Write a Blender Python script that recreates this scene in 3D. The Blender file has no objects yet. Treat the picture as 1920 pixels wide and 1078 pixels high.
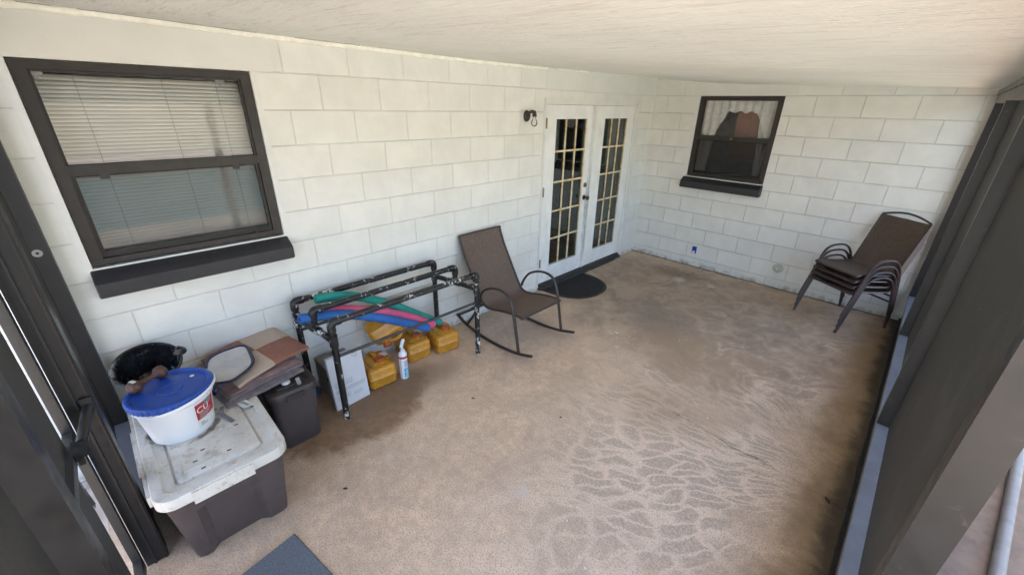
import bpy, bmesh, math, random
from mathutils import Vector, Matrix, noise
random.seed(7)
R = math.radians
scene = bpy.context.scene
C = scene.collection

# ------------------------------------------------------------------ helpers
def link(o, parent=None):
    C.objects.link(o)
    if parent: o.parent = parent
    return o

def thing(name, label, cat, loc=(0, 0, 0), rot=(0, 0, 0), group=None):
    o = bpy.data.objects.new(name, None)
    o.empty_display_size = .05
    o.location = loc; o.rotation_euler = rot
    tag(o, label, cat, group)
    return link(o)

def tag(o, label, cat, group=None):
    o['label'] = label; o['category'] = cat
    if group: o['group'] = group
    return o

def obj(name, bm, m, parent=None, smooth=35, bev=0, loc=None, rot=None, bseg=2):
    if bev:
        es = [e for e in bm.edges if len(e.link_faces) == 2 and e.calc_face_angle(0) > R(40)]
        bmesh.ops.bevel(bm, geom=es, offset=bev, segments=bseg, affect='EDGES', profile=.5)
    bmesh.ops.recalc_face_normals(bm, faces=bm.faces)
    me = bpy.data.meshes.new(name)
    bm.to_mesh(me); bm.free()
    if smooth:
        for p in me.polygons: p.use_smooth = True
        me.set_sharp_from_angle(angle=R(smooth))
    for mm in (m if isinstance(m, (list, tuple)) else [m]): me.materials.append(mm)
    o = bpy.data.objects.new(name, me)
    if loc: o.location = loc
    if rot: o.rotation_euler = rot
    return link(o, parent)

def struct(name, bm, m, **k):
    o = obj(name, bm, m, **k); o['kind'] = 'structure'; return o

def dup(root, loc, label=None):
    r = root.copy(); C.objects.link(r); r.location = loc
    if label: r['label'] = label
    for ch in list(root.children):
        c = ch.copy(); C.objects.link(c); c.parent = r
        for g in list(ch.children):
            d = g.copy(); C.objects.link(d); d.parent = c
    return r

def B(): return bmesh.new()

def box(bm, x0, x1, y0, y1, z0, z1, mi=0):
    v = [bm.verts.new(p) for p in ((x0,y0,z0),(x1,y0,z0),(x1,y1,z0),(x0,y1,z0),(x0,y0,z1),(x1,y0,z1),(x1,y1,z1),(x0,y1,z1))]
    fs = [bm.faces.new([v[i] for i in q]) for q in ((0,3,2,1),(4,5,6,7),(0,1,5,4),(1,2,6,5),(2,3,7,6),(3,0,4,7))]
    for f in fs: f.material_index = mi
    return v

def bx(*a):
    bm = B(); box(bm, *a); return bm

def fillet(pts, r, n=5):
    """round the corners of a polyline"""
    pts = [Vector(p) for p in pts]; out = [pts[0]]
    for a, b, c in zip(pts, pts[1:], pts[2:]):
        d1 = (a - b); d2 = (c - b)
        q = min(r, d1.length * .49, d2.length * .49)
        p1 = b + d1.normalized() * q; p2 = b + d2.normalized() * q
        for i in range(n + 1):
            t = i / n
            out.append((1-t)**2 * p1 + 2*t*(1-t) * b + t*t * p2)
    out.append(pts[-1]); return out

def spline(pts, n=6):
    """Catmull-Rom through the points"""
    P = [Vector(p) for p in pts]; P = [2*P[0]-P[1]] + P + [2*P[-1]-P[-2]]
    out = []
    for i in range(1, len(P) - 2):
        p0, p1, p2, p3 = P[i-1:i+3]
        for k in range(n):
            t = k / n
            out.append(.5 * (2*p1 + (p2-p0)*t + (2*p0-5*p1+4*p2-p3)*t*t + (3*p1-p0-3*p2+p3)*t**3))
    out.append(P[-2]); return out

def tube(bm, pts, r, seg=10, r2=None, side=None, hole=0):
    """sweep a circle (or an ellipse r x r2, r along 'side') along the points"""
    pts = [Vector(p) for p in pts]; n = len(pts); rings = []
    t = (pts[1] - pts[0]).normalized()
    ref = Vector(side) if side else (Vector((0, 0, 1)) if abs(t.z) < .9 else Vector((1, 0, 0)))
    u = (ref - t * ref.dot(t)).normalized()
    for i, p in enumerate(pts):
        if i == 0: t = (pts[1] - pts[0])
        elif i == n - 1: t = (pts[-1] - pts[-2])
        else: t = (pts[i+1] - p).normalized() + (p - pts[i-1]).normalized()
        t.normalize()
        base = Vector(side) if side else u
        u = base - t * base.dot(t)
        if u.length < 1e-5: u = Vector((1, 0, 0))
        u.normalize(); w = t.cross(u)
        rr = r[i] if isinstance(r, (list, tuple)) else r
        q = r2 if r2 else rr
        rings.append([bm.verts.new(p + u * (rr * math.cos(2*math.pi*k/seg)) + w * (q * math.sin(2*math.pi*k/seg))) for k in range(seg)])
    for a, b in zip(rings, rings[1:]):
        for k in range(seg):
            bm.faces.new((a[k], a[(k+1) % seg], b[(k+1) % seg], b[k]))
    for rg, p in ((rings[0], pts[0]), (rings[-1], pts[-1])):
        if hole:
            inn = [bm.verts.new(p + (v.co - p) * hole) for v in rg]
            t = (pts[1]-pts[0]).normalized() if rg is rings[0] else (pts[-2]-pts[-1]).normalized()
            dp = [bm.verts.new(v.co + t * .03) for v in inn]
            for k in range(seg):
                k2 = (k+1) % seg
                bm.faces.new((rg[k], rg[k2], inn[k2], inn[k])); bm.faces.new((inn[k], inn[k2], dp[k2], dp[k]))
            bm.faces.new(dp)
        else:
            bm.faces.new(rg)
    return bm

def lathe(bm, prof, seg=32, c=(0, 0, 0), mi=0, cap=True, ripple=None):
    """revolve (r, z) pairs about z; ripple(i, k) scales the radius"""
    c = Vector(c); rings = []
    for i, (r, z) in enumerate(prof):
        if r < 1e-6: rings.append([bm.verts.new(c + Vector((0, 0, z)))])
        else:
            rings.append([bm.verts.new(c + Vector((r * (ripple(i, k) if ripple else 1) * math.cos(2*math.pi*k/seg),
                                                   r * (ripple(i, k) if ripple else 1) * math.sin(2*math.pi*k/seg), z))) for k in range(seg)])
    for a, b in zip(rings, rings[1:]):
        for k in range(seg):
            k2 = (k+1) % seg
            if len(a) == 1 and len(b) == 1: continue
            if len(a) == 1: f = bm.faces.new((a[0], b[k], b[k2]))
            elif len(b) == 1: f = bm.faces.new((a[k], a[k2], b[0]))
            else: f = bm.faces.new((a[k], a[k2], b[k2], b[k]))
            f.material_index = mi
    if cap:
        for rg in (rings[0], rings[-1]):
            if len(rg) > 2: bm.faces.new(rg).material_index = mi
    return bm

def rr_outline(cx, cy, w, d, rad, n=5):
    """rounded rectangle outline, counter-clockwise"""
    out = []
    rad = min(rad, w/2 - 1e-4, d/2 - 1e-4)
    for sx, sy, a0 in ((1, 1, 0), (-1, 1, 90), (-1, -1, 180), (1, -1, 270)):
        for i in range(n + 1):
            a = R(a0 + 90 * i / n)
            out.append((cx + sx * (w/2 - rad) + rad * math.cos(a), cy + sy * (d/2 - rad) + rad * math.sin(a)))
    return out

def loft(bm, rings, mi=0, cap0=True, cap1=True, close=True):
    """rings: lists of 3-D points with the same count"""
    vs = [[bm.verts.new(p) for p in rg] for rg in rings]; n = len(vs[0])
    for a, b in zip(vs, vs[1:]):
        for k in range(n if close else n - 1):
            bm.faces.new((a[k], a[(k+1) % n], b[(k+1) % n], b[k])).material_index = mi
    if cap0: bm.faces.new(vs[0][::-1]).material_index = mi
    if cap1: bm.faces.new(vs[-1]).material_index = mi
    return vs

def loft_rr(bm, cx, cy, w, d, rings, rad=.03, n=5, **k):
    """rings: (inset, z) pairs or (inset, z, radius)"""
    return loft(bm, [[(x, y, q[1]) for x, y in rr_outline(cx, cy, w - 2*q[0], d - 2*q[0], q[2] if len(q) > 2 else max(.004, rad - q[0]*.5), n)] for q in rings], **k)

def sheet(bm, fn, nu, nv, thick=0):
    """grid surface fn(u, v) -> point, u and v in 0..1, optionally with thickness along the normal"""
    g = [[Vector(fn(i/nu, j/nv)) for j in range(nv+1)] for i in range(nu+1)]
    top = [[bm.verts.new(p) for p in row] for row in g]
    for i in range(nu):
        for j in range(nv):
            bm.faces.new((top[i][j], top[i+1][j], top[i+1][j+1], top[i][j+1]))
    if thick:
        bot = []
        for i in range(nu+1):
            row = []
            for j in range(nv+1):
                du = g[min(i+1, nu)][j] - g[max(i-1, 0)][j]; dv = g[i][min(j+1, nv)] - g[i][max(j-1, 0)]
                nn = du.cross(dv)
                nn = nn.normalized() if nn.length > 1e-9 else Vector((0, 0, 1))
                row.append(bm.verts.new(g[i][j] - nn * thick))
            bot.append(row)
        for i in range(nu):
            for j in range(nv):
                bm.faces.new((bot[i][j], bot[i][j+1], bot[i+1][j+1], bot[i+1][j]))
        for i in range(nu):
            bm.faces.new((top[i][0], bot[i][0], bot[i+1][0], top[i+1][0])); bm.faces.new((top[i][nv], top[i+1][nv], bot[i+1][nv], bot[i][nv]))
        for j in range(nv):
            bm.faces.new((top[0][j], top[0][j+1], bot[0][j+1], bot[0][j])); bm.faces.new((top[nu][j], bot[nu][j], bot[nu][j+1], top[nu][j+1]))
    return bm

def move(bm, loc=(0, 0, 0), rot=(0, 0, 0), verts=None):
    from mathutils import Euler
    M = Matrix.Translation(loc) @ Euler(rot).to_matrix().to_4x4()
    bmesh.ops.transform(bm, matrix=M, verts=verts or bm.verts[:])
    return bm

def text_bm(body, size, ext=.0006):
    cu = bpy.data.curves.new('lettering', 'FONT'); cu.body = body; cu.size = size; cu.extrude = ext
    cu.align_x = 'CENTER'; cu.align_y = 'CENTER'
    o = bpy.data.objects.new('lettering', cu); C.objects.link(o)
    dg = bpy.context.evaluated_depsgraph_get(); dg.update()
    me = bpy.data.meshes.new_from_object(o.evaluated_get(dg))
    bm = B(); bm.from_mesh(me)
    bpy.data.objects.remove(o); bpy.data.curves.remove(cu); bpy.data.meshes.remove(me)
    return bm

# ------------------------------------------------------------------ materials
class N:
    """small node-tree builder"""
    def __init__(s, name):
        s.m = bpy.data.materials.new(name); s.m.use_nodes = True
        s.t = s.m.node_tree; s.p = s.t.nodes['Principled BSDF']; s.out = s.t.nodes['Material Output']
        s.co = s.t.nodes.new('ShaderNodeTexCoord')
    def n(s, typ, ins=None, **k):
        nd = s.t.nodes.new('ShaderNode' + typ)
        for a, v in k.items(): setattr(nd, a, v)
        for a, v in (ins or {}).items(): s.set(nd.inputs[a], v)
        return nd
    def set(s, sock, v):
        if isinstance(v, bpy.types.NodeSocket): s.t.links.new(v, sock)
        elif isinstance(v, bpy.types.Node): s.t.links.new(v.outputs[0], sock)
        elif isinstance(v, (tuple, list)) and sock.type == 'RGBA' and len(v) == 3: sock.default_value = (*v, 1)
        else: sock.default_value = v
    def math(s, op, a, b=0., c=0., clamp=False):
        nd = s.n('Math', operation=op, use_clamp=clamp)
        s.set(nd.inputs[0], a); s.set(nd.inputs[1], b)
        if op in ('MULTIPLY_ADD', 'SMOOTH_MIN'): s.set(nd.inputs[2], c)
        return nd.outputs[0]
    def vec(s, scale=(1, 1, 1), loc=(0, 0, 0), rot=(0, 0, 0)):
        return s.n('Mapping', {'Vector': s.co.outputs['Object'], 'Location': loc, 'Rotation': rot, 'Scale': scale}).outputs[0]
    def noise(s, scale, detail=4, rough=.55, vec=None, dist=0.):
        return s.n('TexNoise', {'Vector': vec or s.co.outputs['Object'], 'Scale': scale, 'Detail': detail, 'Roughness': rough, 'Distortion': dist}).outputs[0]
    def ramp(s, f, lo, hi, a=0., b=1.):
        return s.n('MapRange', {'Value': f, 'From Min': lo, 'From Max': hi, 'To Min': a, 'To Max': b}, interpolation_type='SMOOTHSTEP').outputs[0]
    def mix(s, f, a, b, mode='MIX'):
        nd = s.n('Mix', data_type='RGBA', blend_type=mode)
        s.set(nd.inputs[0], f); s.set(nd.inputs[6], a); s.set(nd.inputs[7], b)
        return nd.outputs[2]
    def bump(s, h, strength=.3, dist=.01, normal=None):
        nd = s.n('Bump', {'Height': h, 'Strength': strength, 'Distance': dist})
        if normal: s.set(nd.inputs['Normal'], normal)
        return nd.outputs[0]
    def xyz(s, v=None):
        nd = s.n('SeparateXYZ', {0: v or s.co.outputs['Object']}); return nd.outputs
    def fin(s, **k):
        for a, v in k.items(): s.set(s.p.inputs[a.replace('_', ' ')], v)
        return s.m

def M(name, col, rough=.5, metal=0., var=.18, scale=9, bump=0., bscale=80, dirt=None, dirt_amt=.45, dirt_scale=14, **k):
    s = N(name)
    a = tuple(c * (1 - var) for c in col); b = tuple(min(1, c * (1 + var)) for c in col)
    c = s.mix(s.ramp(s.noise(scale, 5, .6), .3, .7), a, b)
    if dirt:
        c = s.mix(s.ramp(s.noise(dirt_scale, 7, .68, dist=.6), 1 - dirt_amt, min(1, 1.12 - dirt_amt)), c, dirt)
    kk = dict(Base_Color=c, Metallic=metal, Roughness=s.ramp(s.noise(scale * 3, 4), .3, .7, max(.03, rough - .07), min(1, rough + .07)))
    if bump: kk['Normal'] = s.bump(s.noise(bscale, 3, .6), bump, .004)
    kk.update(k)
    return s.fin(**kk)

def wall_mat(name, axis, off, jk):
    s = N(name)
    x = s.xyz()
    u = x[0] if axis == 'x' else s.math('MULTIPLY', x[1], -1.)
    wob = s.noise(1.7, 2); wob2 = s.noise(14, 3)
    u = s.math('ADD', u, off)
    u = s.math('ADD', u, s.math('MULTIPLY', s.math('SUBTRACT', wob2, .5), .006))
    v = s.math('ADD', s.math('MULTIPLY', x[2], -1.), 2.14)
    v = s.math('ADD', v, s.math('MULTIPLY', s.math('SUBTRACT', wob, .5), .006))
    vv = s.n('CombineXYZ', {0: u, 1: v}).outputs[0]
    def brick(ms, sm):
        return s.n('TexBrick', {'Vector': vv, 'Color1': (1, 1, 1), 'Color2': (.94, .94, .94), 'Mortar': (0, 0, 0), 'Scale': 1., 'Mortar Size': ms, 'Mortar Smooth': sm,
                   'Bias': 0., 'Brick Width': .4064, 'Row Height': .2032}, offset=.5, offset_frequency=2)
    br = brick(.0042, .35)
    fine = s.noise(210, 3, .6); mid = s.noise(5, 5, .6); big = s.noise(1.1, 4, .6)
    col = s.mix(s.ramp(mid, .3, .7), (.68, .675, .635), (.75, .745, .705))
    col = s.mix(s.math('MULTIPLY', s.ramp(big, .45, .75), .35), col, (.68, .68, .63))
    tone = s.n('TexBrick', {'Vector': vv, 'Color1': (.97, .97, .97), 'Color2': (1.03, 1.03, 1.03), 'Mortar': (1, 1, 1), 'Scale': 1., 'Mortar Size': 0., 'Bias': 0.,
               'Brick Width': .4064, 'Row Height': .2032}, offset=.5, offset_frequency=2).outputs[0]
    col = s.mix(1., col, tone, 'MULTIPLY')
    # scuffs and small stains in the paint
    sc = s.ramp(s.noise(3.2, 7, .7, vec=s.vec((1, 1, 2.2))), .63, .74)
    col = s.mix(s.math('MULTIPLY', sc, .25), col, (.46, .45, .40))
    # splash dirt along the foot of the wall
    foot = s.math('MULTIPLY', s.ramp(x[2], .0, .09, 1., 0.), s.ramp(s.noise(11, 6, .7), .40, .62))
    col = s.mix(s.math('MULTIPLY', foot, .75), col, (.22, .18, .14))
    # grime held in the joints
    jd = s.math('MULTIPLY', br.outputs['Fac'], s.ramp(s.noise(3.3, 3), .35, .65, .08 * jk, .5 * jk))
    col = s.mix(jd, col, (.40, .385, .35))
    h = s.math('ADD', s.math('MULTIPLY', br.outputs['Fac'], -1.1 * jk), s.math('MULTIPLY', fine, .14))
    h = s.math('ADD', h, s.math('MULTIPLY', s.noise(40, 4, .6), .18))
    return s.fin(Base_Color=col, Roughness=.62, Normal=s.bump(h, .85, .0075))

def ceiling_mat():
    s = N('ceiling_paint'); x = s.xyz()
    st = s.noise(1., 7, .66, vec=s.vec((3.0, 30, 3)), dist=.9)
    st2 = s.noise(1., 6, .7, vec=s.vec((8, 85, 8)), dist=1.1)
    fleck = s.noise(1., 5, .68, vec=s.vec((11, 62, 11)), dist=.7)
    big = s.noise(.9, 4, .55)
    col = s.mix(s.ramp(big, .35, .7), (.91, .92, .85), (.84, .845, .77))
    col = s.mix(s.math('MULTIPLY', s.ramp(st, .52, .68), .42), col, (.58, .54, .44))
    worn = s.ramp(s.noise(1.3, 5, .65, dist=.5), .42, .62)
    col = s.mix(s.math('MULTIPLY', s.ramp(st2, .55, .66), s.math('MULTIPLY_ADD', worn, .45, .18)), col, (.50, .46, .37))
    col = s.mix(s.math('MULTIPLY', s.ramp(fleck, .64, .70), s.math('MULTIPLY_ADD', worn, .75, .15)), col, (.34, .31, .25))
    col = s.mix(s.math('MULTIPLY', s.ramp(fleck, .36, .28), .5), col, (.92, .91, .85))
    edge = s.math('MULTIPLY', s.ramp(x[0], .02, .28, 1., 0.), s.ramp(s.noise(1., 5, .65, vec=s.vec((9, 24, 4), rot=(0, 0, .5))), .46, .6))
    col = s.mix(s.math('MULTIPLY', edge, .55), col, (.33, .29, .22))
    h = s.math('ADD', s.math('ADD', st, s.math('MULTIPLY', st2, .8)), s.math('MULTIPLY', fleck, .6))
    return s.fin(Base_Color=col, Roughness=.8, Normal=s.bump(h, .9, .012))

def floor_mat():
    s = N('porch_concrete'); x = s.xyz()
    big = s.noise(.75, 5, .6, dist=.4); mid = s.noise(3.1, 6, .65, dist=.5); sm = s.noise(16, 6, .7); grit = s.noise(125, 3, .8); grit2 = s.noise(60, 4, .8)
    pink = s.mix(s.ramp(mid, .32, .68), (.80, .575, .395), (.64, .47, .325))
    col = s.mix(s.ramp(sm, .32, .72), pink, (.53, .385, .27))
    col = s.mix(s.math('MULTIPLY', s.ramp(s.noise(1.5, 7, .7, dist=1.), .42, .70), .55), col, (.40, .29, .21))
    col = s.mix(s.math('MULTIPLY', s.ramp(s.noise(2.3, 7, .72, dist=.8), .48, .74), .5), col, (.88, .66, .50))
    # trowelled sweep marks: long grainy cells fanning out, with a paler ridge between them
    def fan(cx, cy, ka, kr):
        dx = s.math('SUBTRACT', cx, x[0]); dy = s.math('SUBTRACT', cy, x[1])
        ang = s.math('ARCTAN2', dy, dx)
        rad = s.math('SQRT', s.math('ADD', s.math('MULTIPLY', dx, dx), s.math('MULTIPLY', dy, dy)))
        w1 = s.math('MULTIPLY', s.math('SUBTRACT', s.noise(1.5, 3), .5), .30)
        w2 = s.math('MULTIPLY', s.math('SUBTRACT', s.noise(7, 4, .65), .5), .06)
        pv = s.n('CombineXYZ', {0: s.math('MULTIPLY', s.math('ADD', s.math('ADD', ang, w1), w2), ka), 1: s.math('MULTIPLY', s.math('ADD', rad, s.math('MULTIPLY', w2, 1.5)), kr)}).outputs[0]
        vo = s.n('TexVoronoi', {'Vector': pv, 'Scale': 1., 'Randomness': .62}, feature='DISTANCE_TO_EDGE').outputs['Distance']
        return s.math('ADD', vo, s.math('MULTIPLY', s.math('SUBTRACT', s.noise(55, 4, .75), .5), .12))
    sel = s.ramp(s.math('ADD', x[1], s.math('MULTIPLY', s.math('SUBTRACT', mid, .5), .8)), -2.5, -2.2)
    va = fan(3.3, -2.95, 19., 5.0); vb = fan(3.6, .1, 25., 3.8)
    vv = s.math('ADD', s.math('MULTIPLY', va, s.math('SUBTRACT', 1., sel)), s.math('MULTIPLY', vb, sel))
    vein = s.ramp(vv, .01, .19, 1., 0.)
    reg = s.math('MULTIPLY', s.ramp(s.math('ADD', x[0], s.math('MULTIPLY', s.math('SUBTRACT', big, .5), 1.2)), 1.25, 2.1), s.ramp(x[0], 2.75, 2.95, 1., 0.))
    reg = s.math('MULTIPLY', reg, s.ramp(s.noise(1.6, 3), .33, .5, .25, 1.))
    reg = s.math('MULTIPLY', reg, s.ramp(x[1], -1.0, -.5, 1., 0.))
    reg = s.math('MULTIPLY', reg, s.ramp(x[1], -4.5, -3.7, .45, 1.))
    col = s.mix(s.math('MULTIPLY', reg, .70), col, s.mix(s.ramp(grit2, .4, .6), (.36, .28, .21), (.64, .50, .385)))
    col = s.mix(s.math('MULTIPLY', s.math('MULTIPLY', vein, reg), .72), col, (.88, .67, .50))
    # fine grit speckle of the worn coating
    col = s.mix(s.math('MULTIPLY', s.ramp(grit, .49, .62), .78), col, (.31, .225, .16))
    col = s.mix(s.math('MULTIPLY', s.ramp(grit2, .58, .70), .35), col, (.68, .56, .48))
    # brown stains under the jugs, darker patches behind, darker tone along two edges
    def blob(cx, cy, rx, ry, lo, hi, warp=.5):
        a = s.math('DIVIDE', s.math('SUBTRACT', x[0], cx), rx); b = s.math('DIVIDE', s.math('SUBTRACT', x[1], cy), ry)
        d = s.math('SQRT', s.math('ADD', s.math('MULTIPLY', a, a), s.math('MULTIPLY', b, b)))
        d = s.math('ADD', d, s.math('MULTIPLY', s.math('SUBTRACT', mid, .5), warp * 2.2))
        d = s.math('ADD', d, s.math('MULTIPLY', s.math('SUBTRACT', sm, .5), warp))
        return s.ramp(d, lo, hi, 1., 0.)
    dark = (.14, .095, .065); ochre = (.36, .245, .15)
    col = s.mix(s.math('MULTIPLY', blob(1.3, -1.15, 2.0, 1.55, .35, 1.25, .7), .82), col, s.mix(s.ramp(s.noise(4.5, 7, .7, dist=.9), .38, .62), (.20, .145, .105), (.36, .265, .19)))
    col = s.mix(s.math('MULTIPLY', blob(1.25, -1.9, .60, .42, .15, 1.3, 1.3), .6), col, (.19, .155, .125))
    col = s.mix(s.math('MULTIPLY', blob(.9, -.45, .5, .25, .3, 1.1), .6), col, dark)
    col = s.mix(s.math('MULTIPLY', blob(.46, -4.72, .42, .62, .72, 1.05, .4), .9), col, s.mix(s.ramp(sm, .35, .65), (.17, .095, .05), (.27, .16, .085)))
    col = s.mix(s.math('MULTIPLY', blob(.50, -4.35, .20, .62, .5, 1.2, .4), .6), col, (.20, .13, .08))
    col = s.mix(s.math('MULTIPLY', blob(1.95, -2.3, .75, .6, .2, 1.25, .9), .7), col, ochre)
    col = s.mix(s.math('MULTIPLY', blob(2.0, -3.1, .4, .35, .2, 1.2), .5), col, ochre)
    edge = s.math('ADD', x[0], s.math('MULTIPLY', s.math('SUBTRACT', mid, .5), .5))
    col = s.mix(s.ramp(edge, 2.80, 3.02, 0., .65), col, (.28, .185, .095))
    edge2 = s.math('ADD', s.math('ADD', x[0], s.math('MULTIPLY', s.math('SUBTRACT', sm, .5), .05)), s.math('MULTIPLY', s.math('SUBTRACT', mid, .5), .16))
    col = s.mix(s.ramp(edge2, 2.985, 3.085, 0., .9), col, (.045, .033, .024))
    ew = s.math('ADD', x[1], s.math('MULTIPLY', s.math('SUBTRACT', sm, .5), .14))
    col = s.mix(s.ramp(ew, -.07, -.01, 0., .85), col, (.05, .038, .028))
    # pale paint blotches
    for cx, cy, r in ((1.02, -.62, .10), (1.38, -.55, .07), (1.78, -4.35, .06), (1.05, -4.75, .035), (1.33, -2.62, .035)):
        col = s.mix(s.math('MULTIPLY', blob(cx, cy, r, r, .4, 1.1, .7), .5), col, (.62, .54, .47))
    # hairline crack running across to the screen wall
    cd = s.math('SUBTRACT', x[1], s.math('MULTIPLY_ADD', x[0], -.075, -2.93))
    cd = s.math('ABSOLUTE', s.math('ADD', cd, s.math('MULTIPLY', s.math('SUBTRACT', s.noise(5, 4, .7), .5), .13)))
    crack = s.math('MULTIPLY', s.ramp(cd, .001, .008, 1., 0.), s.ramp(x[0], 1.75, 2.0))
    col = s.mix(s.math('MULTIPLY', s.math('MULTIPLY', crack, s.ramp(s.noise(4, 3), .38, .58, .08, 1.)), .55), col, (.06, .045, .035))
    cd2 = s.math('SUBTRACT', x[0], s.math('MULTIPLY_ADD', x[1], .28, 1.13))
    cd2 = s.math('ABSOLUTE', s.math('ADD', cd2, s.math('MULTIPLY', s.math('SUBTRACT', s.noise(5, 5, .7), .5), .30)))
    crk2 = s.math('MULTIPLY', s.ramp(cd2, .003, .012, 1., 0.), s.ramp(x[1], -1.2, -.8))
    col = s.mix(s.math('MULTIPLY', crk2, .6), col, (.05, .038, .03))
    h = s.math('ADD', s.math('MULTIPLY', grit2, .5), s.math('MULTIPLY', grit, .3))
    h = s.math('ADD', h, s.math('MULTIPLY', s.math('MULTIPLY', vein, reg), .35))
    h = s.math('SUBTRACT', h, s.math('MULTIPLY', crack, 1.5))
    return s.fin(Base_Color=col, Roughness=s.ramp(mid, .3, .7, .55, .75), Normal=s.bump(h, .45, .005))

def screen_mat(name, op0, col):
    s = N(name)
    lw = s.n('LayerWeight', {'Blend': .5}).outputs['Facing']
    op = s.ramp(s.math('POWER', lw, 2.2), 0., .50, op0, 1.)
    cc_ = s.mix(s.ramp(s.noise(70, 5, .7), .35, .7), tuple(c * .82 for c in col), tuple(c * 1.2 for c in col))
    cc_ = s.mix(s.math('MULTIPLY', s.ramp(s.noise(2.2, 6, .65), .48, .68), .5), cc_, tuple(c * 1.9 for c in col))
    cc_ = s.mix(s.math('MULTIPLY', s.ramp(s.noise(48, 3, .5), .74, .77), .7), cc_, (.30, .29, .27))
    df = s.n('BsdfPrincipled', {'Base Color': cc_, 'Roughness': .7})
    tr = s.n('BsdfTransparent', {'Color': (1, 1, 1)})
    mx = s.n('MixShader', {0: op, 1: tr.outputs[0], 2: df.outputs[0]})
    s.t.links.new(mx.outputs[0], s.out.inputs[0]); return s.m

def glass_mat(name='window_glass', tint=(.9, .92, .9), k=1.0, rough=.0):
    s = N(name)
    fr = s.n('Fresnel', {'IOR': 1.5}).outputs[0]
    f = s.math('MULTIPLY', fr, k, clamp=True)
    gl = s.n('BsdfGlossy', {'Color': (.95, .97, 1.), 'Roughness': rough, 'Normal': s.bump(s.noise(2.5, 2), .012, .05)})
    tr = s.n('BsdfTransparent', {'Color': tint})
    mx = s.n('MixShader', {0: f, 1: tr.outputs[0], 2: gl.outputs[0]})
    s.t.links.new(mx.outputs[0], s.out.inputs[0]); return s.m

def chipped_mat():
    s = N('chipped_black_pipe_paint')
    n1 = s.noise(34, 6, .72, dist=.5); n2 = s.noise(5, 3, .6)
    f = s.ramp(s.math('ADD', s.math('MULTIPLY', n1, .72), s.math('MULTIPLY', n2, .38)), .615, .64)
    fade = s.ramp(s.noise(20, 4, .6), .5, .72)
    blk = s.mix(s.math('MULTIPLY', fade, .25), (.008, .008, .009), (.04, .04, .042))
    return s.fin(Base_Color=s.mix(f, blk, (.66, .65, .60)), Roughness=s.ramp(n1, .3, .7, .28, .5), Normal=s.bump(f, .35, .002))

def weave_mat(name, col, sc=420):
    s = N(name)
    wv = s.n('TexChecker', {'Vector': s.co.outputs['Object'], 'Scale': sc, 'Color1': (1, 1, 1), 'Color2': (.62, .62, .62)}).outputs[0]
    n = s.noise(160, 3, .7, vec=s.vec((1, 1, .25))); n2 = s.noise(4, 4)
    c = s.mix(s.ramp(n, .35, .65), tuple(q * .72 for q in col), tuple(q * 1.3 for q in col))
    c = s.mix(s.math('MULTIPLY', s.ramp(n2, .45, .7), .3), c, tuple(min(1, q * 1.5) for q in col))
    c = s.mix(.5, c, s.mix(1., c, wv, 'MULTIPLY'))
    return s.fin(Base_Color=c, Roughness=.75, Normal=s.bump(n, .25, .002))

def door_paint():
    s = N('door_white_paint'); x = s.xyz()
    n = s.noise(7, 6, .7, vec=s.vec((1, 1, .3))); 
    c = s.mix(s.ramp(s.noise(5, 4), .3, .7), (.74, .74, .72), (.82, .82, .80))
    c = s.mix(s.math('MULTIPLY', s.ramp(n, .56, .74), .5), c, (.50, .48, .42))
    d = s.math('ABSOLUTE', s.math('ADD', x[1], 1.352))
    d = s.math('ADD', d, s.math('MULTIPLY', s.math('SUBTRACT', s.noise(12, 6, .7, vec=s.vec((1, 1, .35))), .5), .10))
    z = s.math('MULTIPLY', s.ramp(x[2], .1, .5), s.ramp(x[2], 1.45, 1.1))
    c = s.mix(s.math('MULTIPLY', s.math('MULTIPLY', s.ramp(d, .0, .045, 1., 0.), s.math('MULTIPLY_ADD', z, .6, .25)), .9), c, (.25, .24, .23))
    low = s.math('MULTIPLY', s.ramp(x[2], .07, .30, 1., 0.), s.ramp(s.noise(30, 5, .75), .52, .62))
    c = s.mix(s.math('MULTIPLY', low, .45), c, (.42, .39, .34))
    return s.fin(Base_Color=c, Roughness=.45, Normal=s.bump(s.noise(60, 3), .1, .003))

def muntin_mat():
    s = N('yellowed_muntin_paint'); x = s.xyz()
    c = s.mix(s.ramp(s.noise(16, 5, .7), .42, .66), (.74, .66, .46), (.50, .33, .12))
    return s.fin(Base_Color=c, Roughness=.5)

def lid_mat():
    s = N('dirty_offwhite_lid')
    c = s.mix(s.ramp(s.noise(6, 5), .3, .7), (.60, .57, .51), (.71, .68, .62))
    c = s.mix(s.math('MULTIPLY', s.ramp(s.noise(11, 8, .75, dist=.8), .50, .68), .65), c, (.33, .28, .22))
    c = s.mix(s.math('MULTIPLY', s.ramp(s.noise(90, 4, .7), .60, .68), .6), c, (.22, .19, .15))
    x = s.xyz()
    def ring(cx, cy, r, w):
        a = s.math('SUBTRACT', x[0], cx); b = s.math('SUBTRACT', x[1], cy)
        d = s.math('SQRT', s.math('ADD', s.math('MULTIPLY', a, a), s.math('MULTIPLY', b, b)))
        d = s.math('ADD', d, s.math('MULTIPLY', s.math('SUBTRACT', s.noise(25, 5, .7), .5), .05))
        return s.ramp(s.math('ABSOLUTE', s.math('SUBTRACT', d, r)), w * .3, w, 1., 0.)
    rg = s.math('MULTIPLY', ring(.555, -5.59, .145, .02), s.ramp(s.noise(9, 4), .42, .58))
    c = s.mix(s.math('MULTIPLY', rg, .85), c, (.10, .06, .045))
    return s.fin(Base_Color=c, Roughness=.55, Normal=s.bump(s.noise(120, 3), .12, .003))

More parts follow.
